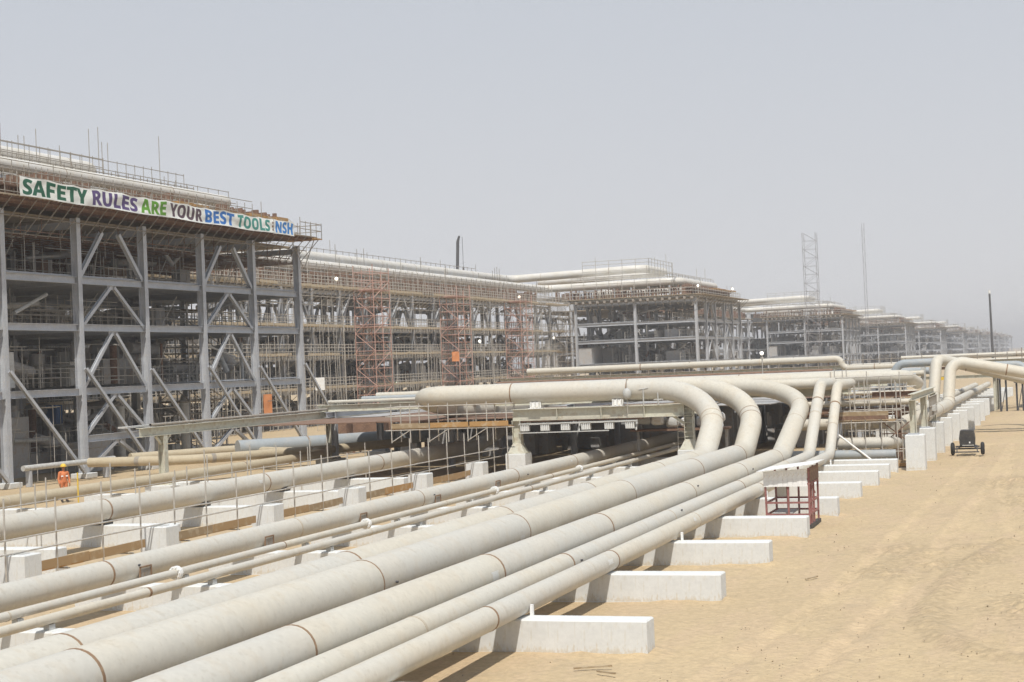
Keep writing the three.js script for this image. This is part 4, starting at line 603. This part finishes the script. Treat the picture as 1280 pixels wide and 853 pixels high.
  for (let k = 0; k < nt; k++) { const y = [0, 5.4, 9.2, 12][Math.floor(rnd() * 4)], h = { 0: 4.6, 5.4: 3.1, 9.2: 2.2, 12: 2.8 }[y], x = -rr(1, 20), z = -rr(0.5, L - 0.6), t = rnd(); if (t < 0.5) tb.tube(V(x, y, z), V(x, y + h * rr(0.5, 1), z), tr, 4);
    else if (t < 0.85) { const yy = y + h * rr(0.1, 0.95); tb.tube(V(x, yy, z), V(x, yy, z - rr(1.5, 6)), tr, 4); } else tb.tube(V(x, y, z), V(x - rr(-1, 1), y + h * 0.9, z - rr(0.6, 2)), tr, 4); }
  for (const [y, x] of [[5.4, -3], [9.2, -3], [5.4, -12], [9.2, -12], [0, -6], [0, -14], [12, -4], [12, -12]]) rails(tb, [[x, -0.6], [x, -L + 0.5]], y + (y ? 0.05 : rr(0.3, 1.5)), { step: near ? 0.9 : 1.8, r: tr, h: 1.2, lines: [0.55, 1.1], wild: 1.2 });
  tb.build('scaffold_tubes', M.galv, g, 'stuff');
  const st = new MB(); struts(st, 0, 0.8, near ? -L - 0.8 : -L - 2.4, near ? 15.95 : 15.9, 1.4, near ? 1.15 : 2.3, near ? 0.032 : 0.05);
  for (let k = 0; k < 18; k++) { const x = -0.6 - k * 1.2; st.tube(V(x, 15.8, 0.95), V(x, 14.4, -0.6), near ? 0.032 : 0.07, 4); if (!near) st.box(x, 15.2, 0.5, x + 0.4, 15.6, 0.9); } st.build('bracket_struts', M.dullgalv, g, 'stuff');
  if (near) { const un = new MB(); for (let k = 0; k < 17; k++) { const x = -0.5 - k * 1.2; un.tube(V(x, 14.3 + 0.2 * rnd(), 0.5), V(x, 14.3 + 0.2 * rnd(), -L), 0.04, 4); } for (let k = 0; k < L + 2; k++) { un.tube(V(-0.4, 14.15, -k), V(-20, 14.15, -k), 0.035, 4); if (k % 2) for (const x of [-1, -4, -8, -13]) un.tube(V(x, 14.1, -k), V(x, 15.4, -k), 0.035, 4); } for (let k = 0; k < (L + 1.5) / 0.45; k++) un.bar(V(1.35, 15.93, 0.8 - k * 0.45), V(-1.6, 15.93, 0.8 - k * 0.45), 0.06, 0.1); for (const x of [0.2, 0.9]) un.bar(V(x, 15.82, 0.8), V(x, 15.82, -L - 0.8), 0.06, 0.12); un.build('hanging_scaffold', M.rust, g, 'stuff'); }  // close joists under the roof edge are added to darken its underside
  // upper works: rusty pipe supports, deck and rails on the roof
  const ru = new MB(); for (let k = 0; k < L / 0.38; k++) { const z = -1 - k * 0.38; ru.box(-2.2 + rr(-0.3, 0.3), 16, z, -2.2 + rr(0.2, 0.7), 17.3 + rr(0, near ? 0.95 : 0.5), z - rr(0.1, 0.28)); } for (let k = 0; k < 50; k++) { const x = -3 - k * 0.42; ru.box(x, 16, -2.2 + rr(-0.3, 0.3), x - rr(0.1, 0.3), 16.9 + rr(0, 0.7), -2.2 + rr(0.1, 0.6)); } ru.box(-2.6, 17.1, -1, -1.5, 17.2, -L - 1); ru.box(-3, 17.1, -2.6, -21, 17.2, -1.6); ru.build('pipe_supports', M.rust, g, 'stuff');
  const wd = new MB(); for (let k = 0; k < 9; k++) wd.box(-0.4, 17.25 + rr(0, 0.1), zd - 18 - k * 2, -1.5, 17.34 + rr(0, 0.2), zd - 19.8 - k * 2); wd.build('stacked_boards', M.wood[2], g, 'stuff');
  part('upper_deck', new MB().box(-5.5, 18.5, -5.5, -21, 18.7, zd - 31).geo(), M.roofpipe, g); part('upper_beam', new MB().bar(V(-5.4, 18.2, -5.4), V(-5.4, 18.2, zd - 31), 0.3, 0.4).geo(), M.steel, g); part('upper_beam', new MB().bar(V(-5.4, 18.2, -5.3), V(-21, 18.2, -5.3), 0.3, 0.4).geo(), M.steel, g);
  for (let k = 0; k < 5; k++) { part('upper_post', new MB().box(-5.55, 16, zd - 5.6 - k * 6.3, -5.25, 18, zd - 5.3 - k * 6.3).geo(), M.steel, g); part('upper_post', new MB().box(-9 - k * 3, 16, -5.55, -8.7 - k * 3, 18, -5.25).geo(), M.steel, g); }
  const up = new MB(); rails(up, [[-0.2, near ? -L - 0.8 : -L - 2.3], [-0.2, 0.6], [-21.5, 0.6]], 15.95, { step: near ? 1.15 : 2, wild: 1.6, h: 1.3, r: near ? 0.028 : 0.045 }); rails(up, [[-3.9, zd - 33], [-3.9, -1.6], [-21, -1.6]], 17.3, { step: near ? 1.5 : 2.2, wild: 1.8, h: 2.3, lines: [1.1, 1.7, 2.25], r: near ? 0.028 : 0.045 });
  if (near) { rails(up, [[1.2, -L + 9], [1.2, 0.5]], 16.9, { step: 1.1, wild: 0.9, h: 0.9, r: 0.026 }); rails(up, [[-1.2, -L + 7], [-1.2, 0]], 17.1, { step: 0.6, wild: 0.9, h: 0.8, r: 0.03 }); rails(up, [[-6.5, zd - 31], [-6.5, -6], [-20, -6]], 18.7, { step: 1.1, wild: 2.6, h: 2.2, lines: [1.1, 2.1], r: 0.028 }); }
  rails(up, [[-9.5, zd - 25], [-9.5, -8.5], [-21, -8.5]], 18.7, { step: near ? 1.3 : 2.1, wild: 1.3, h: near ? 3.0 : 4.0, lines: near ? [1.6, 2.3, 2.9] : [2.2, 3.3, 3.9], r: near ? 0.03 : 0.045 }); rails(up, [[-5.7, zd - 31], [-5.7, -5.5], [-21, -5.5]], 18.7, { step: near ? 0.9 : 1.6, h: 1.2, r: near ? 0.035 : 0.05 }); up.build('roof_handrail', near ? M.dullgalv : M.galv, g, 'stuff');
  return g;
}
function roofPipes(i, z0, zs, ze, near) {
  const w = ['nearest module with the banner', 'second module', 'third module', 'fourth module', 'fifth module', 'sixth module'][i], n = near ? 20 : 12;
  const ly = i ? 18.3 : 18.66, zf = i ? 0 : 3 * BAY, low = [[-81.5, 18.2, zs], [-81.5, 18.2, z0 + zf - 3.3], [-58.4, ly, z0 + zf - 3.3], [-58.4, ly, z0 - 33.2], [-81.5, 18.2, z0 - 33.2], [-81.5, 18.2, ze]];
  const hi = [[-90, 20.6, zs], [-90, 20.6, z0 + zf - 11], [-66, 21.1, z0 + zf - 11], [-66, 21.1, z0 - 27], [-90, 20.6, z0 - 27], [-90, 20.6, ze]];
  pipe('header_pipe', `lower white header pipe running round the roof edge of the ${w}`, low, i ? 0.62 : 0.44, 2.2, { welds: near ? every(10, 300, 12, 1) : [], mats: M.roofpipe, n, group: 'header pipes on the module roofs' });
  pipe('header_pipe', `upper white header pipe looping over the roof of the ${w}`, hi, i ? 0.68 : 0.5, 2.2, { welds: near ? every(10, 300, 12, 1) : [], mats: M.roofpipe, n, group: 'header pipes on the module roofs' });
}
steelModule('steel_module', 'near bluish grey steel module of columns and braces under the slogan banner', -73.87 + 3 * BAY, true, 'steel modules standing out from the rack', 3);
roofPipes(0, -73.87, -36, -112, true);
const mod2 = steelModule('steel_module', 'second steel module standing out from the long rack, behind the big pipe loop', -250, false, 'steel modules standing out from the rack');
roofPipes(1, -250, -112, -300, true);
let mod3 = null;
for (let i = 1; i < 10; i++) {
  const c = i === 1 ? (mod3 = steelModule('steel_module', '', -250 - 178, false, 'steel modules standing out from the rack')) : (i % 2 ? mod3 : mod2).clone();
  if (i > 1) { c.name = numbered('steel_module'); c.position.z = -250 - 178 * i; scene.add(c); }
  c.userData.label = ['third steel module in the row, hazier, next beyond the second one', 'fourth steel module in the row, pale in the haze', 'fifth steel module in the row, very pale in the haze', 'sixth steel module, almost lost in the haze', 'seventh steel module, a faint shape in the haze', 'eighth steel module, a fainter shape in the haze', 'ninth steel module, barely there in the haze', 'tenth steel module, a trace in the haze', 'last steel module at the far end of the hazy row'][i - 1];
  if (i < 5) roofPipes(i + 1, -250 - 178 * i, -300 - 178 * (i - 1), -300 - 178 * i, false);
}
// ---------------------------------------------------------------- the long rack behind the modules
function rackRun(label, zs, nb, near) {
  const g = base('long_rack', label, 'pipe rack', [-78, 0, zs], 'lengths of the long scaffolded rack');
  for (let k = 0; k <= nb; k++) for (const r of [0, 1, 2]) { if (!near && k % 2) continue; part('column', colGeo, M.steel, g, -r * 9, 0, -k * BAY); }
  for (const y of [4, 7.6, 10.8, 15]) for (let k = 0; k < nb; k += near ? 1 : 1) for (const r of [0, 2]) part('floor_beam', beamZ, M.steel, g, -r * 9, y - 0.3, -k * BAY);
  for (const y of [4, 7.6, 10.8]) for (let k = 0; k < nb; k++) part('floor_panel', new MB().box(-0.3, -0.05, -0.1, -17.8, 0.05, -BAY + 0.1).geo(), M.steel, g, 0, y, -k * BAY);
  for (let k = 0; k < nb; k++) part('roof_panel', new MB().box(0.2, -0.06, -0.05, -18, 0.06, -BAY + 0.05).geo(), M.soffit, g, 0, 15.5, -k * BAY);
  for (let k = 0; k < nb; k += 2) for (const r of [0, 2]) { const za = -k * BAY - 0.2, zb = -(k + 1) * BAY + 0.2, zm = (za + zb) / 2; part('brace', braceTo(V(0, 10.9, za), V(0, 14.6, zm + 0.8), 0.34), M.steel, g, -r * 9); part('brace', braceTo(V(0, 10.9, zb), V(0, 14.6, zm - 0.8), 0.34), M.steel, g, -r * 9); }
  const L = nb * BAY, eq = new MB();
  for (const [y, h] of [[0, 3.4], [4.1, 3], [7.7, 2.5]]) clutter(eq, -1.5, -17, -0.5, -L + 0.5, y, h, near ? nb * 9 : nb * 3, near ? 1.2 : 2);
  for (let k = 0; k < nb; k++) for (const y of [0, 4.1, 7.7]) if (rnd() < 0.86) eq.box(-13 + rr(-2, 2), y, -k * BAY - 0.2, -14.5 + rr(-2, 1), y + rr(2.2, 3.3), -(k + rr(0.75, 1)) * BAY);  // back row of boxes added like a wall, to darken the floors
  clutter(eq, -1.5, -17, -0.5, -L, 13.2, 1.6, nb * 3, 0.8); eq.build('equipment', M.dark, g, 'stuff');
  const e2 = new MB(); for (const [y, h] of [[0, 3.2], [4.1, 2.8], [7.7, 2.3], [13.4, 1.2]]) clutter(e2, -1, -10, -1, -L + 1, y, h, nb * 2, 0.6); e2.build('piping', M.lightgrey, g, 'stuff');
  const e3 = new MB(); for (const [y, h] of [[0, 3.2], [4.1, 2.8], [7.7, 2.3]]) clutter(e3, -1, -12, -1, -L + 1, y, h, nb, 0.5); e3.build('cable_racks', M.rust, g, 'stuff');
  const ru = new MB(); for (let k = 0; k < L / 0.55; k++) { const z = -k * 0.55; ru.box(-2.6 + rr(-0.3, 0.3), 15.6, z, -2.4 + rr(0.2, 0.7), 16.6 + rr(0, 0.9), z - rr(0.12, 0.35)); } ru.box(-2.8, 16.9, 0, -2, 17.05, -L); ru.build('pipe_supports', M.rust, g, 'stuff');
  const hp = new MB(); for (let k = 0; k < L / 0.8; k++) { const z = -k * 0.8; hp.box(-9 + rr(-0.4, 0.4), 15.6, z, -8.4 + rr(0, 0.6), 18.4 + rr(0, 0.9), z - 0.3); } hp.box(-7, 18, 0, -17, 18.25, -L); hp.build('upper_supports', M.steel, g, 'stuff');
  return g;
}
rackRun('long steel rack with four scaffolded floors between the first and second modules', -94, 21, true);
const rack2 = rackRun('length of long rack just beyond the second module, mostly hidden', -287, 19, false);
for (const [i, l] of [[1, 'length of long rack beyond the third module, mostly hidden'], [2, 'length of long rack beyond the fourth module, pale in the haze'], [3, 'length of long rack beyond the fifth module, palest of all']]) { const c = rack2.clone(); c.name = numbered('long_rack'); c.position.z = -287 - 178 * i; c.userData.label = l; scene.add(c); }
// scaffold lifts along the face of the long rack
[[15, 'top'], [10.75, 'second highest'], [7.6, 'second lowest'], [3.95, 'lowest']].forEach(([y, w], i) => {
  const g = base('scaffold_lift', `${w} railed scaffold walkway along the face of the long rack`, 'scaffold', [-78, 0, -100], 'scaffold walkways on the long rack');
  const L = 148, bd = new MB(), rl = new MB(), x0 = 0.4, x1 = i ? 1.7 : 2.4;
  for (let z = 0; z > -L; z -= 3.9) for (let q = 0; q < 5; q++) bd.bar(V(x0 + (q + 0.5) * (x1 - x0) / 5, y + rr(0, 0.05), z), V(x0 + (q + 0.5) * (x1 - x0) / 5, y + rr(0, 0.05), z - 3.85), 0.23, 0.05);
  bd.build('boards', M.plank, g, 'stuff');
  const tb = new MB(); for (let z = 0; z > -L; z -= 3.9) if (rnd() < 0.9) tb.bar(V(x1, y + 0.16 + rr(-0.05, 0.05), z), V(x1, y + 0.16 + rr(-0.05, 0.05), z - 3.8), 0.04, 0.26); tb.build('toe_boards', M.plank, g, 'stuff');
  rails(rl, [[x1, 0], [x1, -L]], y, { step: 0.85, h: 1.3, lines: [0.45, 0.85, 1.2], r: 0.038, wild: i ? 1.2 : 3, drop: i ? 0.4 : 0.1 }); rails(rl, [[x0, 0], [x0, -L]], y, { step: 2, h: i ? 2.4 : 1.2, r: 0.03, lines: [1.1] });
  if (i === 0) { struts(rl, 0, 0, -L, y, 2.3, 1.3, 0.04); for (let k = 0; k < 90; k++) { const z = -k * 1.65; rl.tube(V(1.2, y, z), V(1.2, y + rr(2, 3.2), z), 0.03, 4); } rl.tube(V(1.2, y + 2.2, 0), V(1.2, y + 2.2, -L), 0.035, 4); }
  else for (let z = 0; z > -L; z -= 2.4) rl.tube(V(x1, y, z), V(0.2, y - 1.2, z), 0.035, 4);
  rl.build('tube_frame', M.galv, g, 'stuff');
});
{
  const g = base('scaffold_uprights', 'thin grey scaffold uprights standing in front of the long rack floors', 'scaffold', [-75.9, 0, -104]);
  const m = new MB(); for (let k = 0; k < 180; k++) { const z = -k * 0.8 + rr(-0.4, 0.4); if (rnd() < 0.95) m.tube(V(rr(-0.4, 0.3), 0, z), V(0, [4.6, 8.4, 12, 15.6][Math.floor(rnd() * 4)], z), 0.035, 4); } for (let k = 0; k < 40; k++) { const z = -rr(0, 140), y = rr(0, 3); m.tube(V(0.2, y, z), V(0.2, y, z - rr(3, 10)), 0.032, 4); } for (let k = 0; k < 160; k++) { const z = -rr(0, 144), y = [0.3, 4.1, 7.7, 10.9][Math.floor(rnd() * 4)], x = -rr(2.5, 16); m.tube(V(x, y, z), V(x, y + rr(1.5, 3), z), 0.04, 4); if (k % 2) m.tube(V(x, y + 1.4, z), V(x, y + 1.4, z - rr(2, 7)), 0.035, 4); } m.build('uprights', M.galv, g, 'stuff');
  const r = base('roof_scaffold', 'scaffold tubes and rails standing on the roof of the long rack', 'scaffold', [-80, 0, -100]);
  const q = new MB(); rails(q, [[0.5, 0], [0.5, -150]], 16, { step: 2, h: 2.3, wild: 1.5, lines: [1.2, 2.1], r: 0.04 }); rails(q, [[-7.5, 0], [-7.5, -150]], 18.3, { step: 1.1, h: 1.4, wild: 2.6, lines: [0.6, 1.2], r: 0.045 }); rails(q, [[-12, 0], [-12, -150]], 21, { step: 2, h: 1.2, wild: 1.6, lines: [0.6, 1.1], r: 0.04 }); q.build('tube_frame', M.dullgalv, r, 'stuff');
}
function scaffoldTower(label, x, z, w, d, h, mat, group) {
  const g = base('scaffold_tower', label, 'scaffold tower', [x, 0, z], group);
  for (const a of [0, w]) for (const b of [0, -d / 2, -d]) new MB().tube(V(a, 0, b), V(a, h + rr(-0.3, 0.8), b), 0.05, 6).build('standard', mat, g);
  const m = new MB();
  for (let y = 1; y < h; y += 1) { for (const b of [0, -d]) m.tube(V(0, y, b), V(w, y, b), 0.035, 4); for (const a of [0, w]) m.tube(V(a, y, 0), V(a, y, -d), 0.04, 4); }
  for (let y = 0, s = 0; y < h - 2; y += 2, s ^= 1) { m.tube(V(w, y, s ? 0 : -d), V(w, y + 2, s ? -d : 0), 0.05, 4); m.tube(V(s ? 0 : w, y, 0), V(s ? w : 0, y + 2, 0), 0.045, 4); for (const o of [0.25, 0.75]) m.tube(V(w * o, y, s ? -0.1 : -d + 0.1), V(w * o, y + 2, s ? -d + 0.1 : -0.1), 0.04, 4); m.tube(V(0, y, s ? -d : 0), V(0, y + 2, s ? 0 : -d), 0.04, 4); }
  m.build('ledgers_and_stairs', mat, g, 'stuff');
  for (const y of [3.9, 7.5, 10.7, 14.9]) if (y < h) new MB().box(0, y, 0, w, y + 0.07, -d).build('platform', mat === M.red ? M.red : M.wood[1], g);
  return g;
}
scaffoldTower('red scaffold stair tower on the long rack, nearest the banner module', -76.2, -166.5, 2.4, 4.6, 17.2, M.red, 'red scaffold towers');
scaffoldTower('red scaffold stair tower in the middle, with an orange sheet', -76.2, -193, 2.4, 4.8, 16, M.red, 'red scaffold towers');
scaffoldTower('red scaffold stair tower nearest the second module', -76.2, -218.5, 2.4, 5.2, 15.4, M.red, 'red scaffold towers');
scaffoldTower('grey scaffold tower inside the last bay of the near module', -63.5, -103.5, 2.6, 5.2, 10.8, M.galv);
scaffoldTower('grey scaffold tower against the corner of the second module', -76.5, -243, 2, 4.5, 14.5, M.dullgalv);
{
  const sheet = (name, label, cat, x, y, z, w, h, mat, turn = 0) => { const g = base(name, label, cat, [x, y, z]); g.rotation.y = turn; const geo = new THREE.PlaneGeometry(w, h, 8, 8), p = geo.attributes.position; for (let i = 0; i < p.count; i++) p.setZ(i, 0.06 * noise.noise(p.getX(i) * 2.2, p.getY(i) * 1.6, 2)); geo.computeVertexNormals(); mesh('cloth', geo, mat, g); for (const s of [-1, 1]) new MB().tube(V(s * w * 0.45, h / 2, 0), V(s * w * 0.45, h / 2 + 0.25, -0.1), 0.02, 5).build('tie', M.galv, g); return g; };
  sheet('tarpaulin', 'bright orange sheet tied to the middle red scaffold tower', 'tarpaulin', -73.6, 7.15, -191.2, 1.15, 1.25, M.orange, 1.0);
  sheet('orange_panel', 'tall orange sheet hanging beside the grey scaffold tower', 'tarpaulin', -63.2, 3.2, -120, 0.75, 1.75, M.orange, 0.8);
  const b = base('notice_board', 'blank white board on the scaffold beside the banner module', 'board', [-69.5, 0, -143]); b.rotation.y = 0.9; new MB().box(-0.5, 4.0, 0, 0.5, 5.25, 0.05).build('panel', M.white, b); for (const s of [-0.4, 0.4]) new MB().tube(V(s, 0, -0.05), V(s, 5.2, -0.05), 0.03, 6).build('post', M.galv, b);
  const d = base('blue_cabinet', 'blue cabinet deep inside the near module', 'cabinet', [-66, 2.9, -94.4]); new MB().box(-0.4, 0, 0, 0.4, 1.3, 0.8).build('body', std({ color: new THREE.Color(0.06, 0.16, 0.4), roughness: 0.6 }), d); new MB().box(0.4, 0.3, 0.2, 0.42, 1.0, 0.6).build('door', std({ color: new THREE.Color(0.08, 0.2, 0.46), roughness: 0.6 }), d);
}
// ---------------------------------------------------------------- slogan banner
{
  const ban = (w, words) => { const c = document.createElement('canvas'); c.width = w; c.height = 128; const x = c.getContext('2d'); x.fillStyle = '#e9ece9'; x.fillRect(0, 0, w, 128); x.textBaseline = 'alphabetic'; x.font = 'bold 120px sans-serif'; for (const [t, a, b, col] of words) { const cut = t.split('').length, m = x.measureText(t).width; x.save(); x.translate(a * w, 115); x.scale((b - a) * w / m, 1.17); x.fillStyle = col; x.fillText(t, 0, 0); x.lineWidth = 5; x.strokeStyle = col; x.strokeText(t, 0, 0); x.restore(); } { const im = x.getImageData(0, 0, w, 128), q = im.data; for (let j = 0; j < 128; j++) for (let i = 0; i < w; i++) { const f = 0.9 + 0.14 * fbm(i / 60, j / 30, 4, 64, 303) + 0.05 * (hash(i, j, 9) - 0.5), k = (j * w + i) * 4; q[k] = Math.min(255, q[k] * f + 6); q[k + 1] = Math.min(255, q[k + 1] * f + 5); q[k + 2] = Math.min(255, q[k + 2] * f + 3); } x.putImageData(im, 0, 0); } const t = new THREE.CanvasTexture(c); t.colorSpace = THREE.SRGBColorSpace; t.anisotropy = 16; return t; };
  const cloth = (name, label, z0, z1, f0, f1, map, dash) => {
    const g = base(name, label, 'banner', [-53.4, 16.5, z0]), n = 160, geo = new THREE.PlaneGeometry(1, 1, n, 10), p = geo.attributes.position, L = z1 - z0;
    for (let i = 0; i < p.count; i++) { const u = p.getX(i) + 0.5, v = p.getY(i) + 0.5, f = f0 + (f1 - f0) * u, top = 17.06 - 0.2 * f, bot = 15.97 - 0.15 * f; p.setXYZ(i, 0.09 * noise.noise(u * L * 0.3, v * 1.5, 1) + 0.05 * noise.noise(u * L * 0.9 + v, v * 2, 5), bot + (top - bot) * v - 16.5 - 0.07 * Math.abs(Math.sin(u * Math.abs(L) * Math.PI / 2.5)) * v + 0.03 * Math.sin(u * Math.abs(L) * 0.9), u * L); }
    geo.computeVertexNormals(); mesh('cloth', geo, std({ map, roughness: 0.8, side: THREE.DoubleSide }), g);
    const k = Math.round(Math.abs(L) / 2.5) + 1; for (let i = 0; i <= k; i++) new MB().tube(V(-0.03, 0.5 - 0.2 * (f0 + (f1 - f0) * i / k), L * i / k), V(-0.5, 0.7, L * i / k), 0.015, 5).build('tie', M.dullgalv, g);
    if (dash) for (let i = 0; i < 4; i++) new MB().box(-0.02, -0.75 + i * 0.26, 0.25, 0.03, -0.62 + i * 0.26, 0.05).build('eyelet_tab', M.rust, g);
  };
  const F = 0.9;
  cloth('banner', 'long white slogan banner with multicoloured capitals on the module roof edge', -73.7, -73.7 - 32.88 * F, 0, F, ban(2048, [['SAFETY', 0.0065, 0.193, '#1f5e49'], ['RULES', 0.2055, 0.359, '#57477a'], ['ARE', 0.37, 0.46, '#5f9a2e'], ['YOUR', 0.472, 0.594, '#564350'], ['BEST', 0.603, 0.725, '#2f72c2'], ['TOOLS', 0.738, 0.885, '#3f8f86']].map(([t, a, b, c]) => [t, a / F, b / F, c])));
  cloth('banner', 'short white banner with three blue capitals at the end of the slogan', -73.7 - 32.88 * F - 0.06, -73.7 - 32.88, F, 1, ban(256, [['NSH', 0.06, 0.97, '#3a86d6']]), true);
  const wk = base('end_platform', 'small railed scaffold platform sticking out past the end of the banner', 'scaffold', [-54.2, 0, -107.6]);
  const m = new MB(); rails(m, [[0.8, 0], [0.8, -3.6], [-2, -3.6]], 15.95, { step: 0.9, h: 1.15, r: 0.03, wild: 0.5 }); m.tube(V(0.2, 15.9, -3.5), V(-0.3, 13.6, -2.6), 0.035, 5); m.tube(V(-0.3, 13.6, -2.6), V(-0.3, 15.9, -0.5), 0.03, 5); m.build('tube_frame', M.dullgalv, wk, 'stuff'); new MB().box(-2, 15.86, -2.4, 0.8, 15.94, -3.7).build('deck', M.wood[2], wk);
}
// ---------------------------------------------------------------- lit floodlights, masts and cranes
[[-75.6, 16.05, -160.7, 'lit white floodlight globe on the long rack above the first red tower', 15], [-75.6, 9.21, -205.8, 'lit white floodlight globe on a middle walkway of the long rack', 7.6], [-75.6, 15.8, -223.5, 'lit white floodlight globe above the red tower nearest the second module', 15], [-77.6, 9.9, -246, 'lit white floodlight globe in the dark corner by the second module', 7.6], [-54.6, 17.2, -250.4, 'lit white floodlight on the near roof corner of the second module', 15.9], [-54.6, 17.6, -278.6, 'lit white floodlight on the far roof corner of the second module', 15.9], [-22.4, 5.75, -125, 'warm lit lamp above the far pale pipe rack', 0]].forEach(([x, y, z, l, y0]) => {
  const g = base('floodlight', l, 'lamp', [x, y0, z]); new MB().tube(V(0, 0, 0), V(0, y - y0 - 0.2, 0), 0.045, 6).build('pole', M.galv, g); mesh('globe', new THREE.SphereGeometry(y0 ? 0.21 : 0.15, 14, 10).translate(0, y - y0, 0), M.lamp, g); new MB().tube(V(0, y - y0 - 0.42, 0), V(0, y - y0 - 0.3, 0), 0.12, 8, 0.12, true).build('collar', M.galv, g);
});
{
  const lattice = (label, x, z, w, h, r) => { const g = base('lattice_mast', label, 'mast', [x, 0, z]); for (const a of [0, w]) for (const b of [0, -w]) new MB().tube(V(a, 0, b), V(a, h, b), r, 5).build('leg', M.lattice, g); const m = new MB(); for (let y = 0, s = 0; y < h - 2; y += 2.2, s ^= 1) for (const [p, q] of [[[0, 0], [w, 0]], [[0, -w], [w, -w]], [[0, 0], [0, -w]], [[w, 0], [w, -w]]]) { const [a, b] = s ? [p, q] : [q, p]; m.tube(V(a[0], y, a[1]), V(b[0], y + 2.2, b[1]), r * 0.6, 4); m.tube(V(p[0], y, p[1]), V(q[0], y, q[1]), r * 0.55, 4); } m.build('lattice_bracing', M.lattice, g, 'stuff'); };
  lattice('hazy square lattice mast rising behind the third module', -63.4, -420, 3.4, 37.4, 0.06);
  lattice('faint slender lattice mast farther back in the haze', -64, -560, 0.8, 50, 0.035);
  const mk = (label, x, z, top, y1, r, lean) => { const g = base('crane_boom', label, 'crane', [x, 0, z]); new MB().tube(V(lean, 0, 0), V(0, top, 0), r, 8, r * 0.8, true).build('boom', M.mast, g); new MB().tube(V(0, top, 0), V(r * 0.9, top + r * 2.6, 0), r * 0.7, 6, r * 0.5, true).build('tip', M.mast, g); new MB().tube(V(r * 2.4, top - 4.5, 0), V(r * 2.4, top + r * 2, 0), r * 0.12, 5).build('cable', M.mast, g); new MB().tube(V(r * 2.4, top - 5.1, 0), V(r * 2.4, top - 4.4, 0), r * 0.5, 6, r * 0.4, true).build('hook_block', M.mast, g); };
  mk('dark crane boom tip standing up behind the long rack', -95, -250, 26.9, 0, 0.34, -1.5);
  const p = base('slender_mast', 'thin dark mast with a pale tip at the far end of the sand', 'mast', [-12.2, 0, -300]); new MB().tube(V(0.1, 0, 0), V(0, 15.1, 0), 0.24, 8, 0.17).build('shaft', M.mast, p); new MB().tube(V(0, 15.1, 0), V(0, 15.7, 0), 0.18, 8, 0.18, true).build('tip', M.white, p); new MB().box(-0.6, 0, -0.6, 0.8, 0.4, 0.6).build('foot', M.concrete, p);
}
renderer.render(scene, camera);
